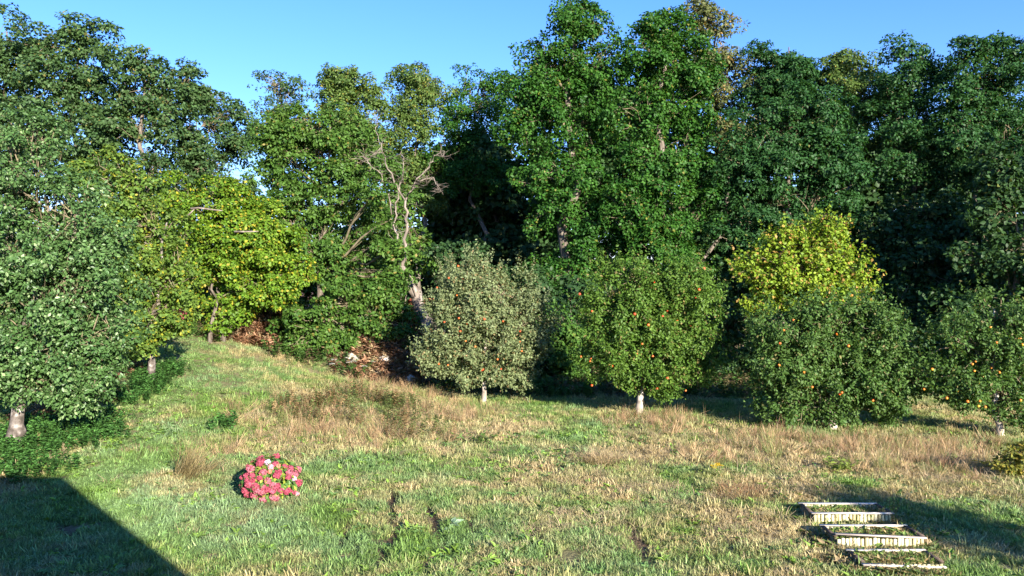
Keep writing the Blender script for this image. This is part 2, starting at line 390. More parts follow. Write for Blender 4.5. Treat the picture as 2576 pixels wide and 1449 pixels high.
# --- tall trees at the back left
tree("ash_tree", "tall dark tree at the far left edge, its top cut off by the picture's corner", "tree", 42, 20, [(-30,140,90,110),(40,230,90,110),(-20,330,110,110),(70,380,70,70)], 'back', 1, flat=.55, clump=.85, group=WG)
tree("ash_tree", "broad dark tree with layered boughs, highest of the left skyline group", "tree", 40, 175, [(110,115,60,60),(215,105,65,45),(150,210,120,80),(240,205,80,70),(160,320,110,60),(250,330,90,70),(190,430,110,60),(290,430,90,55)], 'back', 2, flat=.5, clump=.85, lai=1.25, group=WG)
tree("ash_tree", "round topped dark tree on the descending slope of the left skyline", "tree", 39, 360, [(345,155,60,48),(385,225,75,60),(320,240,60,60),(330,330,100,55),(430,300,50,60),(390,400,80,60),(390,470,100,50)], 'back', 3, flat=.5, clump=.8, lai=1.2, group=WG)
tree("ash_tree", "thin dark tree with sky showing through it, stepping down to the skyline's left notch", "tree", 41, 470, [(470,205,38,38),(455,260,60,50),(500,260,35,40),(455,370,50,45),(480,330,40,40),(500,440,60,50)], 'back', 4, flat=.5, clump=.6, lai=1.1, twig=.6, fill=.2, group=WG)
tree("ash_tree", "sparse blue-grey tree with bare stems and bright sky gaps left of the skyline notch", "tree", 46, 545, [(525,240,48,48),(580,305,46,52),(545,350,62,45),(605,385,40,58),(520,420,58,45),(590,470,52,45),(490,480,55,45)], 'back', 5, flat=.6, clump=.6, lai=1.2, fill=.2, tr=.16, stems=3, twig=.8, bark=M_TWIG, group=WG)
tree("ash_tree", "slim airy tree rising alone just right of the skyline notch", "tree", 54, 705, [(690,215,38,32),(740,225,25,32),(700,280,65,40),(680,350,60,50)], 'back', 6, clump=.6, lai=.9, fill=.1, twig=.6, group=WG)
tree("oak_tree", "rounded olive-green oak on the middle skyline, left of three", "tree", 55, 880, [(875,205,60,40),(945,230,38,45),(830,250,45,40),(880,290,90,70),(930,380,70,70)], 'lime', 7, lai=1.4, group=WG)
tree("oak_tree", "rounded olive-green oak on the middle skyline, centre of three", "tree", 57, 1060, [(1050,205,50,38),(1090,225,45,45),(1030,265,50,45),(1060,330,85,80),(1050,460,80,70)], 'lime', 8, lai=1.2, nmax=24000, group=WG)
tree("oak_tree", "rounded olive-green oak on the middle skyline, right of three", "tree", 57, 1210, [(1170,215,40,38),(1225,215,45,35),(1275,240,40,40),(1200,300,100,80),(1180,430,90,80)], 'oak', 9, lai=1.2, nmax=24000, group=WG)
# --- bright ash and its companions
tree("ash_tree", "bright mid-green ash with drooping layered sprays left of the dead tree", "tree", 37, 800,
     [(760,330,110,60),(870,330,80,60),(690,400,75,70),(800,430,110,70),(930,420,70,70),(740,530,80,75),(870,530,110,70),(960,540,60,60),(960,615,26,45,-2.4),(955,480,26,35,-2.7),(985,560,20,36,-2.7),(1000,640,22,25,-2.7),(985,700,32,24,-2.4),(800,660,70,45,-1),(750,620,55,55,-1),(700,560,50,60),(830,620,80,60),(940,630,70,50),(700,320,60,40)],
     'ash', 10, leaf=(.18, .1), clump=.55, flat=.5, lai=1.4, nmax=60000, twig=.4, tr=.18)
tree("maple_tree", "low spreading emerald maple overhanging the brown bank left of the first apple tree", "tree", 33.5, 860,
     [(790,800,75,60),(900,745,100,60),(960,800,80,60),(870,830,100,50),(775,870,60,30),(1010,830,50,50),(740,840,50,50),(775,880,60,28),(900,880,60,28),(840,875,60,35)], 'ash', 11, leaf=(.15, .105), clump=.42, flat=.6, lai=1.5, nmax=45000, tr=.14)
# --- giant oaks
tree("oak_tree", "tallest dark green oak, left of the twin giants, touching the picture's top", "tree", 45, 1440,
     [(1440,50,60,60),(1500,80,40,50),(1350,165,60,75),(1440,190,100,80),(1520,190,60,80),(1330,280,70,70),(1420,310,110,80),(1300,320,50,50),(1510,330,70,80),(1370,430,70,55),(1460,450,80,60),(1400,540,80,60),(1500,560,70,60),(1590,610,60,60),(1450,640,90,60),(1540,690,110,60),(1400,720,80,70)],
     'oak', 12, rag=.18, clump=.72, lai=1.4, flat=.85, nmax=78000, tr=.4)
tree("oak_tree", "giant dark green oak, right of the twins, with pale forked limbs", "tree", 44, 1660,
     [(1625,75,55,50),(1690,80,50,60),(1640,170,90,80),(1720,180,70,80),(1600,290,80,80),(1700,300,90,80),(1640,410,90,70),(1740,420,70,80),(1560,470,60,50),(1770,520,60,60),(1690,560,80,70),(1620,680,70,60),(1740,680,70,70),(1655,500,60,70,-1.6),(1570,530,50,60,-1.6),(1665,620,65,60,-1.6)],
     'oak', 13, rag=.16, clump=.72, lai=1.45, flat=.85, nmax=70000, tr=.36, twig=.4)
tree("willow_tree", "thin brownish-green tree peering over the giant oaks at the top of the picture", "tree", 56, 1790,
     [(1745,60,50,50),(1800,70,50,55),(1820,130,45,45),(1760,150,60,60),(1850,230,110,75),(1930,230,80,60),(1840,320,90,70)], 'willow', 14, clump=.65, flat=.9, lai=1.15, leaf=(.28, .13), fill=.15, twig=.5)
tree("oak_tree", "deep green tree leaning over the yellow maple, its crown jutting right to a point", "tree", 43, 1960,
     [(1930,330,110,80),(2040,300,90,80),(1880,430,90,80),(2000,430,110,90),(2090,400,80,80),(1930,540,110,80),(2060,520,100,70),(2140,530,60,40),(1850,590,60,60),(2000,620,100,60),(2110,580,60,50)],
     'dark', 15, clump=.65, lai=1.4, flat=.7, nmax=54000, tr=.3)
tree("oak_tree", "dark treetop on the right skyline between the brownish tree and the dip", "tree", 54, 1990, [(1910,135,45,30),(1985,160,45,30),(2010,200,60,50),(1950,220,90,70),(2050,250,60,60)], 'dark', 16, lai=1.6, group=WG)
tree("lime_tree", "yellow-tinged treetop first right of the dip in the right skyline", "tree", 52, 2140, [(2110,175,35,40),(2160,150,45,38),(2150,220,90,60),(2200,260,60,80),(2150,330,80,70)], 'lime', 17, lai=1.5, group=WG)
tree("oak_tree", "broad dark tree in the middle of the right skyline, with a lit flank", "tree", 49, 2290, [(2260,140,50,42),(2330,165,50,45),(2280,210,90,60),(2260,310,100,70),(2330,300,90,80),(2280,400,110,70),(2330,480,80,60)], 'dark', 18, lai=1.3, clump=.7, nmax=30000, group=WG)
tree("oak_tree", "dark tree filling the upper right corner of the woodland", "tree", 47, 2480, [(2410,150,50,45),(2480,125,50,40),(2550,140,55,50),(2430,230,80,70),(2530,240,90,80),(2420,340,90,80),(2550,370,80,80),(2450,430,80,60)], 'dark', 19, lai=1.3, clump=.7, nmax=30000, group=WG)
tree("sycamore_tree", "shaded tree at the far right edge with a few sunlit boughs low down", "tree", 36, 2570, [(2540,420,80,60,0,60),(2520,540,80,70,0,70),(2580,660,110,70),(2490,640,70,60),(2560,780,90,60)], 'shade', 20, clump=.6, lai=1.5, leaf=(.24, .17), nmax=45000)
# --- shaded second rank closing the wood
BGL = ["dim tree behind the dead tree's right limbs", 'dim tree in the dark gap left of the tallest oak', 'dim tree straight behind the tallest oak', 'dim tree behind the right half of the twin giants', 'dim tree behind the gap between the twin giants and the jutting green tree', 'dim tree straight behind the jutting green tree', 'dim tree in the darkness right of the jutting green tree', 'dim tree behind the broad dark tree of the right skyline', 'dim tree at the right edge, deepest in the shade', "dim tree far behind the greyish apple tree's top", 'dim tree far behind the first gap between the apple trees']
BG = "shaded trees deep in the wood"
for i, (px_, d_, lb) in enumerate([
    (1100, 63, [(1080,430,110,110),(1120,600,110,100),(1060,740,110,90)]), (1260, 60, [(1250,430,110,110),(1230,600,120,110),(1280,740,120,90)]),
    (1430, 62, [(1440,260,100,120),(1510,400,90,110),(1430,500,120,120),(1430,700,120,90)]), (1620, 64, [(1620,300,120,120),(1620,520,120,120),(1620,720,120,90)]),
    (1830, 62, [(1830,420,120,110),(1790,600,120,110),(1830,560,120,110),(1830,740,120,90)]), (2010, 66, [(2010,330,120,100),(2010,560,120,110),(2010,740,120,90)]),
    (2200, 60, [(2190,400,120,110),(2200,560,120,110),(2200,730,120,90)]), (2390, 58, [(2390,420,120,110),(2400,580,120,110),(2390,740,120,90)]),
    (2560, 60, [(2560,420,120,110),(2570,580,120,110),(2560,740,120,90)]), (1180, 66, [(1180,500,120,120),(1290,560,110,120),(1180,700,110,100)]), (1340, 66, [(1340,560,100,120),(1340,720,110,100)])]):
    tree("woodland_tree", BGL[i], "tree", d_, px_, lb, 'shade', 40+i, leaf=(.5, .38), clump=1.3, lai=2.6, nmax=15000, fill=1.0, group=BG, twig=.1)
# --- understorey
UGL = ["shaded bush showing just above the greyish apple tree's left shoulder", 'dark bush half hidden behind the middle of the greyish apple tree', 'shaded bush above the top right of the greyish apple tree', 'dark bush under the tallest oak, between the tops of the first two apple trees', "bush in the shade right beside the greyish apple tree's lower right side", 'dark bush behind the left half of the red apple tree', 'bush peeping over the left top of the red apple tree', 'dark bush filling the gap between the red apple tree and the widest one', 'shaded bush directly behind the top of the red apple tree', 'dark bush just left of the yellow maple sapling', "shaded bush at the right of the yellow maple sapling's top", 'dark bush over the right shoulder of the widest apple tree', 'shaded bush above the gap between the widest and the shaded apple tree', 'tall dark bush high in the shade right of the jutting green tree', 'dark bush behind the left half of the shaded apple tree', 'dark bush hidden low behind the widest apple tree', 'dark bush behind the trunk side of the right edge apple tree', 'shaded bush below the upper right corner tree, left of the sunlit boughs']
UG = "shaded bushes at the foot of the wood"
for i, (px_, py_, d_, rx, ry) in enumerate([(1150,690,42,70,80),(1190,820,39,80,80),(1260,740,43,80,80),(1340,720,41,60,60),(1390,870,37,70,80),(1560,830,38,90,90),(1480,770,41,80,80),(1840,830,37,90,90),(1720,780,41,80,80),
        (1870,720,41,70,80),(2200,640,44,90,110),(2260,800,40,100,90),(2340,700,42,100,110),(2330,560,44,90,90),(2420,820,37,90,90),(2200,880,36,100,70),(2560,900,34,90,80),(2440,600,43,90,90)]):
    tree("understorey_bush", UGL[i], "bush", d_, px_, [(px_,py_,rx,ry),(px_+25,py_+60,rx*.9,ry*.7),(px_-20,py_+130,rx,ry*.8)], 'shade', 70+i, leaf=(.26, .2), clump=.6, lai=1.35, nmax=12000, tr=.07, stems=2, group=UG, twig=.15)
tree("ivy_bush", "sunlit small-leaved bush between the first two apple trees", "bush", 35, 1440, [(1410,830,50,60),(1460,860,50,50),(1420,920,60,50),(1370,790,40,40)], 'ivy', 90, leaf=(.17, .13), clump=.4, lai=1.3, nmax=14000, tr=.06, stems=3)
HGL = ["green bush behind the whitebeam's left side", "green bush behind the whitebeam's right side", 'green bush between the fresh green tree and the yellow hazel, behind both', "green bush directly behind the yellow hazel's crown", 'green bush behind the right top of the yellow hazel', 'green bush low behind the yellow hazel', 'small bush on the brown slope right of the yellow hazel', 'bush behind the trunk of the bright ash', 'bush between the bright ash and the dead tree, behind both', 'bush behind the bare crown of the dead tree']
HG = "bushes behind the hazel on the left"
for i, (px_, py_, d_, rx, ry) in enumerate([(60,620,46,120,110),(260,600,47,120,110),(440,620,46,110,100),(600,640,45,110,90),(700,700,43,80,90),(820,640,44,80,110),(930,600,45,80,120),(1010,560,46,60,100),(560,760,41,90,80),(690,800,39,60,50)]):
    tree("understorey_bush", HGL[i], "bush", d_, px_, [(px_,py_,rx,ry),(px_+20,py_+90,rx,ry*.8)], 'ash', 110+i, leaf=(.26, .18), clump=.6, lai=1.3, nmax=6000, tr=.08, stems=2, group=HG, twig=.15)
# --- left foreground trees
tree("whitebeam_tree", "pale blue-green broadleaf tree with a lichened trunk at the left edge", "tree", 19.5, 45,
     [(20,420,130,130),(90,560,170,140),(215,560,90,110),(20,700,150,130),(160,740,140,130),(255,700,85,110),(60,860,140,90),(200,880,100,80),(275,840,60,65),(-60,930,90,60),(215,960,50,45),(50,330,80,60),(30,965,80,45),(190,1000,25,30),(70,930,90,70),(160,955,70,50),(265,935,60,50)],
     'beam', 120, leaf=(.105, .062), clump=.36, flat=.75, lai=1.35, nmax=66000, tr=.17, bark=M_LICHEN, lmat=M_WAXY, lean=P3(120,500,19.5), twig=.2, flare=2.3)
tree("hazel_tree", "fresh green tree with yellowing tips between the blue-green tree and the yellow hazel", "tree", 26.5, 375,
     [(250,450,70,60),(330,480,70,70),(380,600,90,100),(420,720,80,90),(380,800,70,60),(290,560,80,80),(340,700,70,80),(350,835,55,50),(295,870,55,50),(400,815,40,40),(370,850,40,40),(415,790,40,40)], 'mixed', 121, leaf=(.13, .09), clump=.42, lai=1.3, nmax=45000, tr=.13, bark=M_LICHEN, lean=P3(420,560,26.5), gz=float(terrain((375-1288)/F0*26.5, 26.5)))
tree("hazel_tree", "broad yellow-green hazel hanging over the top of the grassy mound", "tree", 33.5, 560,
     [(510,560,100,95),(610,570,100,95),(560,490,70,45),(680,650,90,80),(560,690,110,80),(640,740,100,60),(720,700,60,50),(480,680,70,80),(560,790,70,40),(650,590,90,80),(440,500,50,50)],
     'hazel', 122, leaf=(.14, .1), clump=.42, lai=1.35, nmax=70000, tr=.16, stems=4)
haz = TREES["broad yellow-green hazel hanging over the top of the grassy mound"][0]
for pl in ([(480,525),(500,523),(530,527),(560,530)], [(590,583),(615,583),(650,582)], [(470,545),(480,535),(490,525)]):
    b = MB(); pp = np.array([P3(a, c, 29.9) for a, c in pl])-np.array(haz.location); b.tube(pp, np.linspace(.045, .02, len(pp)), 5)
    props(b.build("dead_branch", M_DEADWOOD, haz), "bare bleached branch")
# --- apple trees
def apples(label, n, tintc, seed, big=1.0):
    t, C, O, LB, B = TREES[label]; rng = RNG(seed)
    b = MB(); prof = [(.0, .028), (.018, .034), (.036, .018), (.037, -.006), (.024, -.03), (.008, -.034)]
    k = 8; V = []; F = []
    for r, z in prof:
        for j in range(k): V.append((r*math.cos(j*2*math.pi/k), r*math.sin(j*2*math.pi/k), z))
    for i in range(len(prof)-1):
        for j in range(k): F.append((i*k+j, i*k+(j+1) % k, (i+1)*k+(j+1) % k, (i+1)*k+j)[::-1])
    b.add(V, F, tintc); m = b.mesh("apple", M_APPLE, True); V2 = None
    camd = unit(np.array([0, 0, CZ])-C); w = np.clip(np.sum(O*camd, 1), 0, 1)**.6+.08
    near_c = np.array([np.sum(np.linalg.norm(C-q, axis=1) < .55) for q in C]); w = w*(near_c > 9)*(C[:, 2] > B[2]+1.0)
    for q in rng.choice(len(C), n, p=w/w.sum(), replace=False):
        a = bpy.data.objects.new("apple", m); link(a, t)
        a.location = Vector(C[q]+O[q]*.3+camd[q]*.12+rng.normal(0, .08, 3)-B); a.rotation_euler = (rng.normal(0, .4), rng.normal(0, .4), rng.uniform(0, 6)); s = rng.uniform(.8, 1.2)*big; a.scale = (s, s, s*.95)
AK = dict(leaf=(.105, .06), clump=.3, flat=.9, twig=.22, fill=.35, bark=M_PALEBARK, lmat=M_LEAF, up=.35, rag=.36)
A1 = "greyish-leaved apple tree with small orange apples on a thin bare trunk, nearest the brown bank"
A2 = "rounded green apple tree with scattered red apples on a short pale trunk"
A3 = "widest dark green apple tree sweeping down to the grass in front of the yellow maple"
A4 = "shaded apple tree with many yellow apples at the right edge"
tree("apple_tree", A1, "apple tree", 28.8, 1217, [(1190,740,100,75),(1270,760,90,75),(1150,840,80,90),(1250,850,110,90),(1330,830,60,80),(1200,910,90,60),(1290,920,60,60),(1110,900,55,50),(1170,700,60,45)], 'sage', 130, lai=1.15, nmax=54000, tr=.085, sprig=.5, **AK)
tree("apple_tree", A2, "apple tree", 25.8, 1606, [(1600,720,90,60),(1710,730,80,60),(1560,810,100,90),(1690,820,110,100),(1540,910,80,70),(1660,920,110,70),(1760,880,60,80),(1620,945,80,40)], 'apple', 131, lai=1.3, nmax=50000, tr=.115, sprig=.55, **AK)
tree("apple_tree", A3, "apple tree", 23.6, 2095, [(2010,840,110,80),(2120,830,110,75),(2210,870,90,80),(1960,930,90,90),(2080,950,130,90),(2200,970,100,80),(1980,1020,90,55),(2120,1030,110,50),(2250,940,65,60)], 'appled', 132, lai=1.3, nmax=60000, tr=.13, sprig=.55, **AK)
tree("apple_tree", A4, "apple tree", 22.3, 2516, [(2520,810,80,60),(2440,880,90,60),(2560,890,90,80),(2470,960,100,60),(2560,990,90,60),(2400,970,60,60)], 'appled', 133, lai=1.15, nmax=42000, tr=.1, sprig=.55, **AK)
apples(A1, 40, (1.0, 1.3, 1.2), 1); apples(A2, 36, (1, 1, 1), 2, 1.1); apples(A3, 20, (1, 1.6, 1), 3); apples(A4, 38, (1.0, 2.6, 1.2), 4, .95)
tree("maple_tree", "bright yellow maple sapling standing behind the widest apple tree", "tree", 31, 2030, [(1990,640,70,55),(2080,660,75,60),(1930,680,60,60),(2010,720,90,60),(2130,710,60,55),(1960,760,70,50),(2080,760,80,50),(1950,615,32,45),(2070,600,35,45),(2015,590,25,40)], 'maple', 140, sprig=.4, leaf=(.14, .1), clump=.36, lai=1.2, flat=.6, nmax=40000, tr=.09, twig=.4)
# --- trees standing outside to the right, in the sun's path
SGL = ["tall tree beyond the garden's right side, first of the row from the wood", "tall tree beyond the garden's right side, second of the row", "tall tree beyond the garden's right side, third of the row", "tall tree beyond the garden's right side, fourth of the row", "tall tree beyond the garden's right side, fifth of the row", "tall tree beyond the garden's right side, outermost of the row"]
SG = "tall trees to the right of the garden"
for i, (x, y, h) in enumerate([(33.5, 26, 17.5), (38, 24, 18.5), (42.5, 26.5, 18.5), (47, 23, 19.5), (52, 26, 19), (57, 23, 20)]):
    tree("shade_tree", SGL[i], "tree", 0, (x, y), [((x, y, h*.74), (3.9, 3.9, h*.29)), ((x+.6, y-1, h*.45), (4.4, 4.4, h*.27)), ((x-.5, y+1, h*.2), (4.2, 4.2, h*.22))], 'dark', 150+i, leaf=(1.0, .75), clump=1.3, lai=2.6, nmax=4500, fill=1.4, group=SG, px=False, twig=.1)
tree("yew_shadow_caster", "dark clipped yew beyond the right side of the lawn", "shrub", 0, (14.2, 2.3), [((14.2, 2.3, 1.6), (1.45, 1.45, 1.7)), ((14.2, 2.3, 3.3), (1.4, 1.4, 1.6)), ((13.6, 2.3, 4.5), (.9, 1.0, .9))], 'yews', 160, leaf=(.16, .08), clump=.4, lai=2.0, nmax=16000, px=False, tr=.12, twig=.1, fill=.8)  # added out of view, shaped to throw the shadow right of the raised beds
# --- small shrubs
tree("red_leaved_bush", "copper red bush at the foot of the dead tree, beside the greyish apple tree", "bush", 36, 1058, [(1058,770,26,18),(1045,790,18,14)], 'red', 170, leaf=(.2, .15), clump=.28, lai=1.4, nmax=2500, tr=.03, limbs=True, twig=.6)
tree("pink_bush", "small pink-leaved shrub under the hazels at the top of the mound", "bush", 33.0, 452, [(455,795,14,9),(442,806,10,9)], 'pink', 171, leaf=(.14, .1), clump=.18, lai=1.3, nmax=700, tr=.02)
tree("gold_shrub", "small sunlit shrub with yellowing leaves at the right edge of the meadow", "shrub", 17.2, 2556, [(2560,1155,55,38),(2535,1185,35,22),(2590,1190,50,30)], 'gold', 172, leaf=(.09, .05), clump=.2, lai=1.3, nmax=7000, tr=.03, stems=3)

# ------------------------------------------------------------------ dead tree
DD = 34.7
jb = P3(1075, 860, DD); dt = thing("dead_tree", jb, "bleached dead tree with bare forked branches and a broken hollow trunk", "dead tree"); rng = RNG(200)
def pl(pts, dd=0): return np.array([P3(a, c, DD+dd) for a, c in pts])-jb
def smooth_pl(p, n, rng, w):
    t = np.linspace(0, len(p)-1, n); q = np.stack([np.interp(t, np.arange(len(p)), p[:, k]) for k in range(3)], 1)
    q[1:-1] += rng.normal(0, w, (n-2, 3)); return q
b = MB(); b.tube(smooth_pl(pl([(1078,870),(1062,790),(1046,740),(1022,700),(1006,672)]), 11, rng, .05), [.36,.34,.31,.29,.27,.26,.24,.22,.2,.17,.1], 9); b.build("trunk", M_DEADWOOD, dt, smooth=True)
b = MB(); b.tube(pl([(1028,690),(1040,705),(1036,715),(1046,745)], -.3), [.05, .05, .04, .03], 5); b.build("splinter", M_DEADWOOD, dt)
stems_ = [([(1012,680),(1018,620),(1021,560),(1020,505)], .16, .10), ([(1020,505),(1003,475),(985,440),(965,400),(960,370),(945,330)], .085, .03), ([(1020,505),(1032,478),(1048,455),(1075,425),(1090,395)], .09, .03),
          ([(1003,665),(998,600),(990,555),(1000,520),(1002,480)], .10, .05), ([(1002,480),(1010,450),(1014,410),(1010,380)], .05, .02), ([(985,540),(975,490),(955,440),(925,405),(915,390)], .06, .02),
          ([(1050,455),(1085,450),(1105,470),(1115,490)], .05, .015), ([(1090,395),(1110,385),(1118,395)], .03, .012), ([(960,370),(935,395),(915,402)], .04, .015), ([(945,330),(950,300),(944,280)], .03, .012)]
for pts, r0, r1 in stems_:
    q = smooth_pl(pl(pts), 3*len(pts), rng, .045); b = MB(); b.tube(q, .54*np.linspace(r0, r1, len(q)), 6)
    for k in range(2, len(q)-1):
        for _ in range(3):
            e = q[k]+rng.normal(0, 1, 3)*np.array([.34, .25, .2])+np.array([0, 0, .05]); b.tube(curve(q[k], e, 4, rng, .12), [.011, .009, .007, .004], 3, cap=False)
    b.build("branch", M_DEADWOOD, dt, smooth=True)
fb = G(1110, 940); ft = thing("fallen_trunk", P3(1085, 845, 36), "dark fallen log in the shade between the dead tree and the greyish apple tree", "log")
b = MB(); p0 = P3(1055, 800, 36.4)-np.array(ft.location); p1 = P3(1120, 850, 35.4)-np.array(ft.location); b.tube(curve(p0, p1, 7, rng, .03), [.28, .33, .34, .33, .3, .3, .24], 9); b.build("bole", M_BARK, ft, smooth=True)
b = MB(); b.tube(curve(p1, P3(1165, 800, 35)-np.array(ft.location), 6, rng, .05), np.linspace(.1, .03, 6), 6); b.build("branch", M_BARK, ft, smooth=True)

# ------------------------------------------------------------------ pale stones on the bank
def rock(name, px_, py_, d_, r, label, seed, grp=None, flat=.6):
    rng = RNG(seed); bm = bmesh.new(); bmesh.ops.create_icosphere(bm, subdivisions=3, radius=1)
    for v in bm.verts:
        n = v.co.normalized(); f = 1+.5*(fbm(n.x*1.7+seed*3, n.y*1.7+n.z*2.1, seed)-.5)+.22*(vnoise(n.x*5+seed, n.y*5+n.z*4, seed+2)-.5)
        v.co = Vector((n.x*r[0]*f, n.y*r[1]*f, n.z*r[2]*f))
    m = bpy.data.meshes.new(name); bm.to_mesh(m); bm.free(); m.materials.append(M_ROCK)
    o = bpy.data.objects.new(name, m); o.location = P3(px_, py_, d_); o.rotation_euler = (0, 0, rng.uniform(0, 6)); link(o); props(o, label, "rock", grp); return o
def bank(px_, py_):
    ys = np.linspace(31, 46, 1000); xs = (px_-W0/2)/F0*ys; zs = CZ+(YH-py_)/F0*ys; k = np.argmax(terrain(xs, ys) >= zs); return ys[k]
rock("rock", 968, 905, bank(968, 905), (.42, .3, .2), "brightest white rock on the brown bracken bank below the emerald maple", 5)
rock("rock", 1052, 885, bank(1052, 885), (.3, .25, .3), "pale rock at the upper right of the bracken bank, beside the greyish apple tree", 6)
rock("rock", 1030, 955, bank(1030, 955), (.5, .35, .2), "low grey rock at the foot of the bracken bank", 7)
rock("rock", 885, 905, bank(885, 905), (.35, .3, .25), "small shaded rock under the left edge of the emerald maple", 8)
g = G(1305, 1048)
rock("stone", 1305, 1048, g[1], (.16, .12, .07), "flat pale stone lying in dry grass before the greyish apple tree", 9)

# ------------------------------------------------------------------ hydrangea
hb = G(680, 1272); D_h = hb[1]+.45; hb = np.array([(680-W0/2)/F0*D_h, D_h, float(terrain((680-W0/2)/F0*D_h, D_h))])
hy = thing("hydrangea_bush", hb, "round hydrangea bush covered in pink flower heads on the open lawn", "flowering bush"); rng = RNG(300)
ctr = np.array([0, 0, .36]); rad3 = np.array([.55, .52, .44])
def head_mesh(seed, c):
    r = RNG(seed); n = 150; d = unit(r.normal(size=(n, 3))); d = d[d[:, 2] > -.75]; n = len(d)
    cc = np.array(c)*r.uniform(.65, 1.25, (n, 1))
    return leaf_mesh("flower_head", d*.06-unit(np.cross(d, r.normal(size=(n, 3))))*.02, unit(d+r.normal(0, .25, (n, 3))), r.normal(size=(n, 3)), .042, .04, cc, M_PETAL, fold=.1)
HM = [head_mesh(i, c) for i, c in enumerate([(.42, .085, .13), (.46, .105, .155), (.38, .07, .11), (.48, .15, .19)])]
HP = {'w': head_mesh(20, (.80, .62, .78)), 'p': head_mesh(21, (.80, .36, .42)), 'o': head_mesh(22, (.72, .30, .18))}
HEADS = [(720,270,95),(700,300,80),(870,265,60,'w'),(940,375,65,'p'),(1040,300,65),(1110,350,45,'o'),(490,425,85),(470,400,70),(1250,360,60),(1385,410,70),(765,495,75),(1110,500,75),(1080,550,75),(1360,500,75),(1490,530,70),(1340,600,60),(1470,630,50,'w'),(1545,715,68),
 (290,605,48),(390,565,60),(510,570,68),(410,650,60),(535,660,65),(450,760,80),(480,720,60),(685,630,62),(875,690,72),(270,800,45),(345,890,62),(585,815,78),(400,985,68),(550,1020,75),(640,920,75),(755,930,85),(765,830,62),(850,870,75),(975,790,75),(985,890,80),(1090,800,65),(1160,900,62),(1290,920,70),(1330,900,60),(1430,930,65),(1535,1010,52,'p'),(1000,1050,80),(1040,1080,80),(1065,1180,85),(765,1110,82),(590,1150,65),(695,1225,75,'p'),(920,480,45,'o')]
eye = np.array([0, 0, CZ]); base_c = hb+ctr
for hd in HEADS:
    px_ = (860+hd[0]/6.037)*W0/3840; py_ = (1690+hd[1]/6.037)*W0/3840
    dr = unit(np.array([(px_-W0/2)/F0, 1, (YH-py_)/F0])); o = (eye-base_c)/rad3; dd = dr/rad3
    A, Bq, Cq = dd@dd, o@dd, o@o-1; disc = Bq*Bq-A*Cq; tt = (-Bq-math.sqrt(disc))/A if disc > 0 else -Bq/A
    p = eye+dr*tt; p[2] = max(p[2], hb[2]+.08)
    kind = hd[3] if len(hd) > 3 else None; me = HP[kind] if kind else HM[rng.integers(len(HM))]
    f = bpy.data.objects.new("flower_head", me); link(f, hy); f.location = Vector(p-hb); s = hd[2]/75*.92; f.scale = (s, s, s); f.rotation_euler = (rng.normal(0, .3), rng.normal(0, .3), rng.uniform(0, 6))
    if kind: f["label"] = {'w': "white flower head", 'p': "pale pink flower head", 'o': "fading orange-pink flower head"}[kind]
for _ in range(16):
    th = rng.uniform(0, math.pi); z = rng.uniform(-.3, .9); q = np.array([math.cos(th)*math.sqrt(1-z*z), math.sin(th)*math.sqrt(1-z*z)*1.0, z])
    f = bpy.data.objects.new("flower_head", HM[rng.integers(len(HM))]); link(f, hy); f.location = Vector(ctr+q*rad3+np.array([0, .03, 0]))
n = 2000; d = unit(rng.normal(size=(n, 3))); d[:, 2] = np.where(d[:, 2] < -.6, -d[:, 2], d[:, 2]); r = rng.uniform(.6, 1.02, n)
P = ctr+d*rad3*r[:, None]; ok = P[:, 2] > .03; P, d = P[ok], d[ok]; n = len(P)
cl = np.where(rng.uniform(0, 1, (n, 1)) < .25, np.array([[.26, .30, .04]]), np.array([[.08, .16, .035]]))*rng.uniform(.7, 1.3, (n, 1))
link(bpy.data.objects.new("foliage", leaf_mesh("foliage", P, unit(d+np.array([0, 0, .5])+rng.normal(0, .3, (n, 3))), d+rng.normal(0, .6, (n, 3))-np.array([0, 0, .2]), rng.uniform(.07, .13, n), rng.uniform(.05, .08, n), cl, M_WAXY)), hy)
b = MB()
for k in range(34):
    q = unit(rng.normal(size=3)); q[2] = abs(q[2])+.1; b.tube(curve(rng.normal(0, .06, 3)*np.array([1, 1, 0]), ctr+q*rad3*.85, 5, rng, .05), [.012, .011, .01, .008, .006], 4, cap=False)
b.build("stem", M_TWIG, hy)

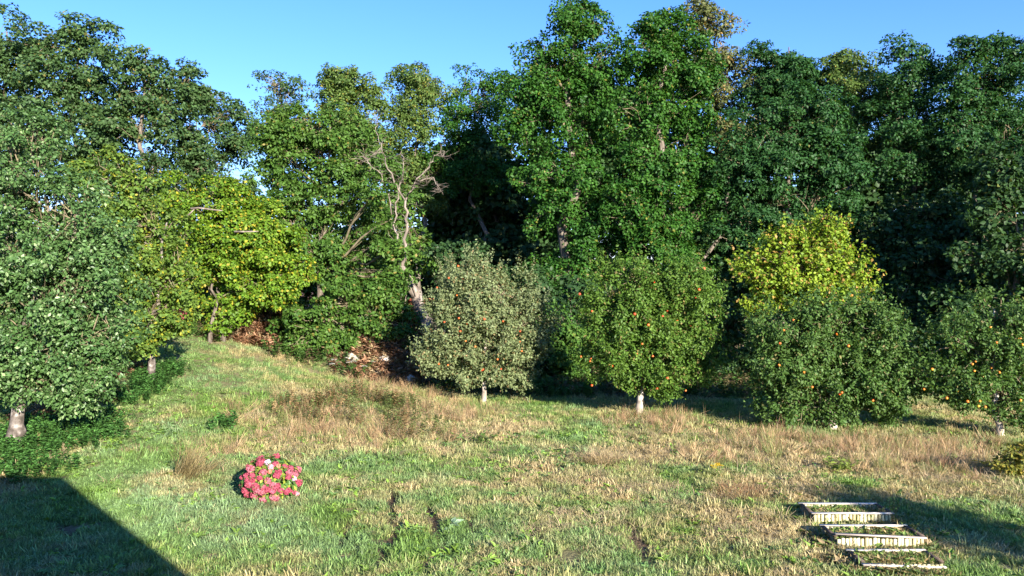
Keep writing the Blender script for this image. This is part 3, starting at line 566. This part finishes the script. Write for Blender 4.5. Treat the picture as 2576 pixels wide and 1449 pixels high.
# ------------------------------------------------------------------ raised beds of pale staves
def stave_mesh(h):
    b = MB(); k = 7; V = []; prof = [(-.02, .92), (h*.3, 1.0), (h-.012, .97), (h, .8)]
    for z, s in prof:
        for j in range(k):
            a = math.pi*2*j/k; V.append((.029*s*math.cos(a), .022*s*math.sin(a), z))
    F = [(i*k+j, i*k+(j+1) % k, (i+1)*k+(j+1) % k, (i+1)*k+j) for i in range(3) for j in range(k)]+[tuple(3*k+j for j in range(k))]
    return V, F
SV = {}
def raised_bed(x0, x1, y0, y1, h, label, rails, seed, gaps=()):
    rng = RNG(seed); cx, cy = (x0+x1)/2, (y0+y1)/2; gz = float(terrain(cx, cy))
    t = thing("raised_bed", (cx, cy, gz), label, "raised bed", "raised beds in a row on the lawn")
    if not SV:
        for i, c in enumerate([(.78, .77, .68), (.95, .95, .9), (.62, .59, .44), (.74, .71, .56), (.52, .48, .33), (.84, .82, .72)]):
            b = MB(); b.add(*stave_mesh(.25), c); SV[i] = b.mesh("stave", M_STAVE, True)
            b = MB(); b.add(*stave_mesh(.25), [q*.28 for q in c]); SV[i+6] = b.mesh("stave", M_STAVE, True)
    hx, hy_ = (x1-x0)/2, (y1-y0)/2
    def row(a, bb, side):
        L = math.hypot(bb[0]-a[0], bb[1]-a[1]); n = int(L/.062)
        for k in range(n):
            if (side, k) in gaps: continue
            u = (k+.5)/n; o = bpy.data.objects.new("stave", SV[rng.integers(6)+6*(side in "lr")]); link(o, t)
            o.location = (a[0]+(bb[0]-a[0])*u+rng.normal(0, .003), a[1]+(bb[1]-a[1])*u+rng.normal(0, .004), rng.normal(-.003, .006)); o.scale = (rng.uniform(.95, 1.08), 1, h/.25*rng.uniform(.96, 1.02)); o.rotation_euler = (rng.normal(0, .03), rng.normal(0, .015), math.atan2(bb[1]-a[1], bb[0]-a[0]))
    row((-hx, -hy_), (hx, -hy_), 'f'); row((-hx, hy_), (hx, hy_), 'b'); row((-hx, -hy_+.04), (-hx, hy_-.04), 'l'); row((hx, -hy_+.04), (hx, hy_-.04), 'r')
    for side, (dz0, dz1, c) in rails.items():
        b = MB(); zz = h+.006
        if side in 'fb': y = -hy_ if side == 'f' else hy_; a, e = (-hx-.03, y, zz+dz0), (hx+.03, y, zz+dz1); sd_ = np.array([0, .036, 0])
        else: x = -hx if side == 'l' else hx; a, e = (x, -hy_+.038, zz+dz0), (x, hy_-.038, zz+dz1); sd_ = np.array([.03, 0, 0])
        a, e = np.array(a), np.array(e); u3 = np.array([0, 0, .02])
        V = [a-sd_, a+sd_, e+sd_, e-sd_, a-sd_+u3, a+sd_+u3, e+sd_+u3, e-sd_+u3]
        F = [(0,3,2,1),(4,5,6,7),(0,1,5,4),(1,2,6,5),(2,3,7,6),(3,0,4,7)]
        if side in 'fb': F = [f[::-1] for f in F]
        b.add(V, F, c); b.build("rail", M_RAIL, t)
    nx_, ny_ = 18, 10; gx_ = np.linspace(-hx+.03, hx-.03, nx_); gy_ = np.linspace(-hy_+.03, hy_-.03, ny_); X, Y = np.meshgrid(gx_, gy_)
    Z = h*.72+.06*(fbm(X*5+seed, Y*5, seed)-.5); i0 = (np.arange(ny_-1)[:, None]*nx_+np.arange(nx_-1)).ravel()
    link(bpy.data.objects.new("soil", raw_mesh("soil", np.stack([X, Y, Z], -1).reshape(-1, 3), np.stack([i0, i0+1, i0+1+nx_, i0+nx_], 1).ravel(), np.arange(len(i0))*4, M_SOIL, smooth=True)), t)
    return (cx, cy, hx, hy_, gz)
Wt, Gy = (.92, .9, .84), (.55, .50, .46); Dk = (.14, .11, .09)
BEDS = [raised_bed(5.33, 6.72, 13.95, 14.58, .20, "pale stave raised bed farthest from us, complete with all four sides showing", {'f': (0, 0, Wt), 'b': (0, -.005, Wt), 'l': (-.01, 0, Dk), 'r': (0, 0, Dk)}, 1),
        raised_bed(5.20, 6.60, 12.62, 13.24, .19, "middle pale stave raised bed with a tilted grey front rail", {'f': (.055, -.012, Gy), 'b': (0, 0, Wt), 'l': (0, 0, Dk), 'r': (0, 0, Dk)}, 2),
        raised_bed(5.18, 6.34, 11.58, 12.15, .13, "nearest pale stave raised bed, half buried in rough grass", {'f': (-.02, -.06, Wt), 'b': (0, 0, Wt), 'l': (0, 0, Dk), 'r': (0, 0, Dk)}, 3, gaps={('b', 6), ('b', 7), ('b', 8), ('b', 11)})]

# ------------------------------------------------------------------ grass and ground plants (instanced, uncountable)
def src(name, V, loops, starts, col, mat=M_GRASS):
    return bpy.data.objects.new(name, raw_mesh(name, V, loops, starts, mat, col))
def tuft(seed, n, h, spread, w, droop, tipcol=(1, 1, 1), curl=.5):
    """grass tuft: each blade is 3 segments, bent over"""
    r = RNG(seed); a = r.uniform(0, 2*math.pi, n); rr = spread*np.sqrt(r.uniform(0, 1, n))
    B = np.stack([rr*np.cos(a), rr*np.sin(a), np.full(n, -.02)], 1)
    az = a+r.normal(0, 1.2, n); dirh = np.stack([np.cos(az), np.sin(az), np.zeros(n)], 1); sd_ = np.stack([-np.sin(az), np.cos(az), np.zeros(n)], 1)
    hh = h*r.uniform(.5, 1.15, n); dr = droop*r.uniform(.3, 1.3, n); ww = w*r.uniform(.6, 1.3, n)
    rows = []
    for t, wf in ((0, 1), (.45, .9), (.8, .6)):
        c = B+dirh*(hh*dr*t**1.8)[:, None]+np.array([0, 0, 1])*(hh*(t-curl*dr*t*t*.5))[:, None]
        rows += [c-sd_*(ww*wf*.5)[:, None], c+sd_*(ww*wf*.5)[:, None]]
    tip = B+dirh*(hh*dr*1.05)[:, None]+np.array([0, 0, 1])*(hh*(1-curl*dr*.55))[:, None]
    V = np.stack(rows+[tip], 1).reshape(-1, 3); b = np.arange(n)[:, None]*7
    loops = (b+np.array([[0,1,3,2, 2,3,5,4, 4,5,6]])).ravel(); st = (np.arange(n)[:, None]*11+np.array([[0, 4, 8]])).ravel()
    br = r.uniform(.55, 1.4, (n, 1))*np.ones(3); c3 = np.stack([br, br, br*np.array(tipcol)], 1).reshape(-1, 3)
    return src("grass_tuft", V, loops, st, c3)
def rosette(seed, n, L, wd, lift=.5, tiers=1, stemh=0.0, name="weed"):
    r = RNG(seed); P, N, D, C = [], [], [], []
    for t in range(tiers):
        for k in range(n):
            a = r.uniform(0, 6.283); d = np.array([math.cos(a), math.sin(a), lift*r.uniform(.3, 1.4)])
            P.append((0, 0, .01+stemh*(t+.5)/tiers)); D.append(d); N.append(np.array([-.4*math.cos(a), -.4*math.sin(a), 1])+r.normal(0, .25, 3)); C.append(np.ones(3)*r.uniform(.7, 1.35))
    n = len(P); sc = r.uniform(.6, 1.2, n)
    m = leaf_mesh(name, np.array(P)+r.normal(0, .012, (n, 3)), unit(np.array(N)), np.array(D), L*sc, wd*sc, np.array(C), M_GRASS, fold=.2, bend=.2)
    return bpy.data.objects.new(name, m)
def scatter(name, pts, rot, scl, tintc, srcs, seed):
    n = len(pts); r = RNG(seed); m = bpy.data.meshes.new(name); m.vertices.add(n); m.vertices.foreach_set("co", np.ascontiguousarray(pts, np.float32).ravel())
    def at(nm, ty, key, arr): m.attributes.new(nm, ty, 'POINT').data.foreach_set(key, np.ascontiguousarray(arr).ravel())
    at("rot", 'FLOAT_VECTOR', "vector", rot.astype(np.float32)); at("scl", 'FLOAT_VECTOR', "vector", scl.astype(np.float32)); at("pick", 'INT', "value", r.integers(0, len(srcs), n).astype(np.int32))
    c4 = np.ones((n, 4), np.float32); c4[:, :3] = tintc; at("tint", 'FLOAT_COLOR', "color", c4)
    o = link(bpy.data.objects.new(name, m)); props(o, kind='stuff')
    ng = bpy.data.node_groups.new(name, 'GeometryNodeTree'); ng.interface.new_socket("Geometry", in_out='INPUT', socket_type='NodeSocketGeometry'); ng.interface.new_socket("Geometry", in_out='OUTPUT', socket_type='NodeSocketGeometry')
    N, L = ng.nodes, ng.links; gi = N.new("NodeGroupInput"); go = N.new("NodeGroupOutput"); iop = N.new("GeometryNodeInstanceOnPoints"); gti = N.new("GeometryNodeGeometryToInstance")
    for s in srcs:
        oi = N.new("GeometryNodeObjectInfo"); oi.inputs[0].default_value = s; L.new(oi.outputs["Geometry"], gti.inputs[0])
    def na(nm, ty):
        q = N.new("GeometryNodeInputNamedAttribute"); q.data_type = ty; q.inputs[0].default_value = nm; return q.outputs[0]
    L.new(gi.outputs[0], iop.inputs["Points"]); L.new(gti.outputs[0], iop.inputs["Instance"]); iop.inputs["Pick Instance"].default_value = True
    L.new(na("pick", 'INT'), iop.inputs["Instance Index"]); L.new(na("rot", 'FLOAT_VECTOR'), iop.inputs["Rotation"]); L.new(na("scl", 'FLOAT_VECTOR'), iop.inputs["Scale"])
    L.new(iop.outputs[0], go.inputs[0]); mod = o.modifiers.new("scatter", 'NODES'); mod.node_group = ng
    return o
def blob(x, y, L):        # soft ellipses on the ground, given by where they lie
    r = np.zeros(len(x))
    for (cx, cy, rx, ry, w) in L:
        r = np.maximum(r, w*(1-sstep(.55, 1.15, np.hypot((x-cx)/rx, (y-cy)/ry)+.5*(fbm(x*.8, y*.8, 5)-.5))))
    return r
def E(px_, py_, rx, ry, w=1.0):
    c = G(px_, py_); k = c[1]/F0; up_ = G(px_, py_-ry); dn = G(px_, py_+ry); return (c[0], c[1], rx*k, max(.4, (up_[1]-dn[1])/2), w)
STRAW = [E(840,1085,280,70), E(1150,1060,220,50), E(1720,1120,250,55,.9), E(2200,1150,420,60), E(1720,1230,330,45,.75), E(2180,1245,300,28,.9), E(2380,1225,200,36), E(1500,1350,260,60,.45), E(1000,990,200,22,.7), E(1860,1330,200,60,.5), E(1180,1140,120,40,.5), E(330,1150,60,40,.5), E(1450,1180,200,40,.7)]
TALL = [E(740,1040,200,45,.8), E(900,1100,260,40,.7), E(1130,1035,130,30,.9), E(1650,1065,130,26,1), E(2180,1130,340,38,1), E(1900,1110,120,26,1), E(2290,1170,200,36,.8), E(1000,985,180,16,.7), E(2470,1120,80,30,.8), E(1830,1150,140,30,.7), E(540,1140,60,40,.4)]
KNAP = [E(880,1035,190,45), E(1060,1105,90,22,.6), E(1010,1070,80,25,.6)]
GREEN = [E(400,940,110,80), E(700,1330,420,80,.7), E(1050,1180,260,40,.9), E(430,1120,90,130,.8), E(1100,1300,260,90,.7), E(240,1300,220,100,.6), E(1850,1420,160,30,.8)]
SAGE = [E(470,1090,110,45), E(440,1200,60,60), E(560,1300,200,80,.7), E(1040,1290,160,50,.7), E(1230,1350,140,60,.6), E(650,960,130,45,.6), E(480,960,60,60,.5)]
PATH = [E(260,1190,110,40), E(330,1110,60,45), E(395,1020,55,60), E(440,930,70,60), E(480,860,80,20,.7), E(520,980,60,60,.5)]
def sample(n, y0, y1, seed, wide=.72, xlo=None):
    r = RNG(seed); y = r.uniform(y0, y1, n); x = r.uniform(-1, 1, n)*wide*y1
    k = np.abs(x) < wide*y; return x[k], y[k]
def shade_free(x, y):     # keep out of the raised beds
    k = np.ones(len(x), bool)
    for cx, cy, hx, hy_, gz in BEDS: k &= ~((np.abs(x-cx) < hx+.03) & (np.abs(y-cy) < hy_+.03))
    return k
def place(x, y, seed, tilt=.12, smin=.75, smax=1.25, hs=None):
    r = RNG(seed); n = len(x); z = terrain(x, y); rot = np.stack([r.normal(0, tilt, n), r.normal(0, tilt, n), r.uniform(0, 6.283, n)], 1)
    s = r.uniform(smin, smax, n); scl = np.stack([s, s, s*(1 if hs is None else hs)], 1); return np.stack([x, y, z], 1), rot, scl
def lawn_tint(x, y, seed):
    r = RNG(seed); n = len(x); s, g, sg = blob(x, y, STRAW), blob(x, y, GREEN), blob(x, y, SAGE)
    f = fbm(x*.55, y*.55, 11); f2 = fbm(x*2.3, y*2.3, 21, 3)
    straw = np.clip(.26+1.6*(f-.5)+1.5*(f2-.5)+.16*sstep(-2, 3, x)+.55*s-.45*g-.35*blob(x, y, PATH)+r.normal(0, .16, n), 0, 1)[:, None]
    sage = np.clip(.35+2.0*(fbm(x*.7, y*.7, 51)-.5)+.6*sg-.25*s, 0, 1)[:, None]
    cg = np.array([.150, .255, .050]); cs = np.array([.20, .30, .135]); ct = np.array([.44, .345, .18])
    c = (cg*(1-sage)+cs*sage)*(1-straw)+ct*straw
    pw = .55*blob(x, y, PATH)[:, None]; c = c*(1-pw)+np.array([.19, .295, .085])*pw
    return c*r.uniform(.6, 1.4, (n, 1)), straw[:, 0]
LAWN = [tuft(400+i, 22, .10, .11, .0115, 1.0, curl=.7) for i in range(5)]
x1, y1 = sample(70000, 9.5, 18, 1); x2, y2 = sample(100000, 18, 36.5, 2); x = np.concatenate([x1, x2]); y = np.concatenate([y1, y2])
k = shade_free(x, y) & (soil_mask(x, y) < RNG(3).uniform(.15, .9, len(x))) & (fbm(x*3.1, y*3.1, 77, 3) > .34); x, y = x[k], y[k]
tc, st = lawn_tint(x, y, 4); p, ro, sc = place(x, y, 5, .22, .6, 1.35); sc *= np.where(y > 18, 1.12, .9)[:, None]
clumpy = .45+1.5*fbm(x*2.4, y*2.4, 61, 3); sc[:, 2] *= clumpy*(1-.55*blob(x, y, PATH))
big = RNG(46).uniform(0, 1, len(x)) < .05*(1-blob(x, y, PATH)); sc[big] *= np.array([1.3, 1.3, 1.9])
scatter("lawn_grass", p, ro, sc, tc, LAWN, 6)
# long dry grass
TG = [tuft(420+i, 22, .42, .12, .008, .55, curl=.5) for i in range(5)]+[tuft(430+i, 12, .6, .08, .006, .35, curl=.3) for i in range(2)]
x, y = sample(60000, 12.5, 33.5, 7); t = blob(x, y, TALL); k = (RNG(8).uniform(0, 1, len(x)) < t*.6*sstep(.34, .6, fbm(x*1.1, y*1.1, 91, 3)+.08)) & shade_free(x, y); x, y = x[k], y[k]
r = RNG(9); tc = np.where(r.uniform(0, 1, (len(x), 1)) < .68, np.array([[.42, .29, .16]]), np.array([[.21, .24, .08]]))*r.uniform(.65, 1.25, (len(x), 1)); tc = np.where(r.uniform(0, 1, (len(x), 1)) < .12, np.array([[.30, .17, .10]]), tc)
p, ro, sc = place(x, y, 10, .42, .45, 1.15); sc[:, 2] *= .55+.8*fbm(x*.9, y*.9, 93, 3); scatter("long_dry_grass", p, ro, sc, tc, TG, 11)
# flattened straw swathes
FL = [tuft(440+i, 24, .35, .15, .007, 1.5, curl=1.0) for i in range(4)]
x, y = sample(42000, 11, 31, 12); s = blob(x, y, STRAW); k = (RNG(13).uniform(0, 1, len(x)) < s*.42*sstep(.4, .6, fbm(x*1.3, y*1.3, 95, 3))+.006) & shade_free(x, y); x, y = x[k], y[k]
r = RNG(14); tc = np.array([.47, .36, .215])*r.uniform(.65, 1.2, (len(x), 1)); p, ro, sc = place(x, y, 15, .2, .6, 1.1); scatter("flattened_straw", p, ro, sc, tc, FL, 16)
# brown knapweed thicket
KN = [rosette(450+i, 5, .085, .03, .7, 8, .5, "knapweed") for i in range(4)]
x, y = sample(60000, 16, 30, 17); s = blob(x, y, KNAP); k = RNG(18).uniform(0, 1, len(x)) < s*.42*sstep(.38, .62, fbm(x*1.5, y*1.5, 97, 3)); x, y = x[k], y[k]
r = RNG(19); tc = np.where(r.uniform(0, 1, (len(x), 1)) < .55, np.array([[.13, .17, .05]]), np.array([[.26, .17, .08]]))*r.uniform(.65, 1.3, (len(x), 1)); p, ro, sc = place(x, y, 20, .2, .6, 1.2); scatter("knapweed_thicket", p, ro, sc, tc, KN, 21)
# broad-leaved weeds in the lawn
WD = [rosette(460+i, 8, .13, .05, .55, name="weed_rosette") for i in range(4)]
x, y = sample(16000, 9.8, 26, 22); k = (fbm(x*.9, y*.9, 99, 3) > RNG(23).uniform(.36, .74, len(x))) & shade_free(x, y); x, y = x[k], y[k]
r = RNG(24); tc = np.where(r.uniform(0, 1, (len(x), 1)) < .6, np.array([[.19, .31, .05]]), np.array([[.13, .23, .07]]))*r.uniform(.75, 1.3, (len(x), 1)); p, ro, sc = place(x, y, 25, .15, .55, 1.25); scatter("broad_leaved_weeds", p, ro, sc, tc, WD, 26)
# nettles
NT = [rosette(470+i, 5, .10, .055, .15, 6, .32, "nettle") for i in range(4)]
NET = [E(140,1100,190,55), E(30,1140,120,40), E(230,1060,90,30), E(400,945,48,38,.9), E(360,985,60,30,.8), E(330,1000,60,30,.6), E(1400,985,110,14,.9), E(560,1075,40,20,.4), E(60,1190,120,30,.6)]
x, y = sample(90000, 14, 36, 27); s = blob(x, y, NET); k = RNG(28).uniform(0, 1, len(x)) < s*.8; x, y = x[k], y[k]
r = RNG(29); tc = np.array([.075, .18, .04])*r.uniform(.6, 1.4, (len(x), 1)); p, ro, sc = place(x, y, 30, .12, .6, 1.15); scatter("nettles", p, ro, sc, tc, NT, 31)
# dead bracken on the bank and under the left trees
BK = [rosette(480+i, 7, .22, .05, .8, 4, .3, "bracken") for i in range(4)]
r = RNG(32); x = r.uniform(-16, -1, 9000); y = r.uniform(31.3, 37, 9000)
k = r.uniform(0, 1, len(x)) < np.clip(np.exp(-((x+4.9)/1.5)**2)+.7*np.exp(-((x+11.2)/1.1)**2)*(y > 33.5), 0, 1)*.6; x, y = x[k], y[k]
xa, ya = sample(40000, 17, 30, 33); s = blob(xa, ya, [E(130,1040,100,28), E(320,925,45,40,.9), E(200,1010,80,22,.8), E(250,1000,60,30,.7)]); k = r.uniform(0, 1, len(xa)) < s*.35; nb = len(x); x = np.concatenate([x, xa[k]]); y = np.concatenate([y, ya[k]])
tc = np.where(r.uniform(0, 1, (len(x), 1)) < .75, np.array([[.34, .19, .11]]), np.array([[.40, .30, .17]]))*r.uniform(.55, 1.25, (len(x), 1)); p, ro, sc = place(x, y, 34, .3, .7, 1.5); sc[nb:] *= .6
scatter("dead_bracken", p, ro, sc, tc, BK, 35)
# dim ground cover on the wood floor
x, y = sample(26000, 30, 48, 36, .75); k = (x > -3) | ((y > 31.6+.12*np.clip(-x-4, 0, 20)) & (np.abs(x+4.9) > 1.3) & (np.abs(x+11.2) > .9)); x, y = x[k], y[k]
r = RNG(37); tc = np.where(r.uniform(0, 1, (len(x), 1)) < .6, np.array([[.07, .14, .03]]), np.array([[.15, .12, .06]]))*r.uniform(.6, 1.3, (len(x), 1)); p, ro, sc = place(x, y, 38, .2, .8, 1.8); scatter("woodland_ground_cover", p, ro, sc, tc, WD+NT, 39)
# weeds inside the beds
xs, ys, zs = [], [], []; r = RNG(40)
for (cx, cy, hx, hy_, gz) in BEDS:
    q = 330; xs.append(cx+r.uniform(-hx+.06, hx-.06, q)); ys.append(cy+r.uniform(-hy_+.06, hy_-.06, q)); zs.append(np.full(q, gz+.14*(1 if hy_ > .3 else .7)))
x, y, z = map(np.concatenate, (xs, ys, zs)); tc = np.where(r.uniform(0, 1, (len(x), 1)) < .6, np.array([[.17, .25, .06]]), np.array([[.33, .25, .12]]))*r.uniform(.6, 1.3, (len(x), 1)); p, ro, sc = place(x, y, 41, .25, .5, 1.0); p[:, 2] = z
scatter("bed_weeds", p, ro, sc, tc, WD+LAWN+LAWN, 42)

xs, ys = [], []; r = RNG(43)
for (cx, cy, hx, hy_, gz) in BEDS:
    q = 420; u = r.uniform(-1, 1, q); side = r.integers(0, 4, q); o = np.abs(r.normal(.05, .07, q))+.03
    xs.append(np.where(side < 2, cx+u*(hx+.1), cx+np.where(side == 2, -1, 1)*(hx+o))); ys.append(np.where(side < 2, cy+np.where(side == 0, -1, 1)*(hy_+o), cy+u*(hy_+.1)))
xs.append(r.uniform(5.65, 6.4, 120)); ys.append(r.uniform(11.38, 11.55, 120)); xs.append(r.uniform(5.1, 5.6, 40)); ys.append(r.uniform(12.3, 12.58, 40))
x, y = map(np.concatenate, (xs, ys)); k = shade_free(x, y) & (fbm(x*3, y*3, 63, 2) > .42); x, y = x[k], y[k]
tc = np.where(r.uniform(0, 1, (len(x), 1)) < .55, np.array([[.13, .20, .05]]), np.array([[.36, .27, .14]]))*r.uniform(.65, 1.25, (len(x), 1)); p, ro, sc = place(x, y, 44, .25, .7, 1.5); scatter("bed_edge_grass", p, ro, sc, tc, WD[:2]+LAWN, 45)

# ------------------------------------------------------------------ single plants one can point at
def stalk_plant(name, px_, py_, label, cat, h, col, seed, n=4, leaf=(.06, .018), group=None, flower=None, fn=30, fc=(.7, .5, .03), spread=.08):
    g = G(px_, py_); t = thing(name, g, label, cat, group); rng = RNG(seed); b = MB(); P, D, C = [], [], []; F = []
    for s in range(n):
        e = np.array([rng.normal(0, spread), rng.normal(0, spread), h*rng.uniform(.75, 1.05)]); q = curve((rng.normal(0, .02), rng.normal(0, .02), -.02), e, 6, rng, .02); b.tube(q, np.linspace(.007, .003, 6), 4, cap=False)
        for _ in range(int(34*h/.45)):
            u = rng.uniform(.1, 1); k = u*5; i = min(4, int(k)); pp = q[i]+(q[i+1]-q[i])*(k-i); a = rng.uniform(0, 6.283); P.append(pp); D.append((math.cos(a), math.sin(a), .5)); C.append(np.array(col)*rng.uniform(.7, 1.3))
        F.append(e)
    b.build("stem", M_TWIG, t); P, D, C = map(np.array, (P, D, C)); m = len(P)
    if len(P) and leaf: link(bpy.data.objects.new("foliage", leaf_mesh("foliage", P, unit(np.array([0, 0, 1])+rng.normal(0, .4, (m, 3))), D, leaf[0]*rng.uniform(.6, 1.3, m), leaf[1], C, M_LEAF)), t)
    if flower:
        for e in F:
            m = fn; th = rng.uniform(0, 6.283, m); rr = flower*np.sqrt(rng.uniform(0, 1, m)); Q = e+np.stack([rr*np.cos(th), rr*np.sin(th), .02-rr*rr*1.5], 1)
            link(bpy.data.objects.new("flower_head", leaf_mesh("flower_head", Q, unit(np.array([0, 0, 1])+rng.normal(0, .4, (m, 3))), rng.normal(size=(m, 3)), .03, .026, np.array(fc)*rng.uniform(.8, 1.1, (m, 1)), M_PETAL)), t)
    return t
stalk_plant("fleabane_plant", 2246, 1322, "tall leafy green weed cluster standing at the farthest raised bed's right front corner", "weed", .5, (.14, .22, .05), 1, 5, spread=.09)
stalk_plant("fleabane_plant", 2222, 1318, "bushy light green weed just left of the tall weed cluster by the farthest bed", "weed", .34, (.17, .23, .06), 2, 4)
stalk_plant("fleabane_plant", 2274, 1352, "single slim weed stalk to the right of the middle bed's back rail", "weed", .3, (.15, .24, .05), 3, 2)
stalk_plant("fleabane_plant", 2303, 1358, "yellow-green weed at the edge of the shadow right of the middle bed", "weed", .26, (.22, .26, .05), 4, 3)
stalk_plant("fleabane_plant", 2340, 1366, "small weed alone in the shaded grass right of the beds", "weed", .3, (.17, .23, .07), 5, 2)
stalk_plant("ragwort_plant", 1808, 1204, "yellow flowering ragwort in the meadow below the widest apple tree", "wildflower", .28, (.16, .24, .05), 6, 5, flower=.05)
stalk_plant("ragwort_plant", 2466, 1192, "yellow flowering ragwort left of the small shrub at the right edge", "wildflower", .26, (.22, .24, .05), 7, 5, flower=.06, fc=(.75, .5, .05))
stalk_plant("hogweed_plant", 893, 952, "white umbel flowers in the shade at the crest, left of the brown bank", "wildflower", .75, (.07, .14, .03), 8, 8, (.16, .05), flower=.13, fn=60, fc=(.6, .58, .5), spread=.45)
stalk_plant("mullein_stalk", 160, 1150, "single straw-coloured dead stalk standing in front of the nettles", "dead stalk", .38, (.45, .36, .2), 9, 3, (.05, .015), spread=.03)
stalk_plant("dock_plant", 2110, 1185, "bright green dock clump in the dry grass behind the raised beds", "weed", .3, (.2, .26, .05), 10, 7, (.16, .05), spread=.25)
stalk_plant("dock_plant", 1210, 1120, "dark green leafy clump where the dry grass meets the lawn", "weed", .3, (.10, .17, .04), 11, 8, (.15, .05), spread=.3)
stalk_plant("thistle_plant", 1135, 1330, "pale silvery broad leaf standing out in the lawn beside the soil furrow", "weed", .1, (.30, .42, .26), 12, 2, (.22, .09), spread=.06)
def grass_clump(name, px_, py_, label, h, n, col, seed, droop=.5, spread=.2, lean=(0, 0)):
    g = G(px_, py_); o = tuft(seed, n, h, spread, .009, droop, curl=.4); m = o.data; m.name = name
    a = m.attributes["leaf_col"]; c = np.empty(len(m.polygons)*4, np.float32); a.data.foreach_get("color", c); c = c.reshape(-1, 4); c[:, :3] *= col; a.data.foreach_set("color", c.ravel())
    m.materials.clear(); m.materials.append(M_LEAF); o.name = name; o.location = g; o.rotation_euler = (lean[0], lean[1], 0); link(o); props(o, label, "grass clump")
grass_clump("grass_clump", 478, 1200, "tall leaning brown grass clump throwing a dark shadow beside the sage-green path", .8, 420, (.27, .21, .10), 90, .8, .34, (.1, .55))
grass_clump("grass_clump", 1520, 1168, "low heap of cut straw lying next to a dark hollow in mid-lawn", .45, 500, (.46, .35, .20), 91, 1.5, .4)
grass_clump("grass_clump", 35, 1395, "rough dark green tussock in the house shadow at the lower left", .22, 300, (.10, .16, .05), 92, .9, .4)
grass_clump("grass_clump", 1870, 1250, "reddish-brown matted grass heap at the straw's edge left of the beds", .3, 500, (.33, .20, .10), 93, 1.3, .5)
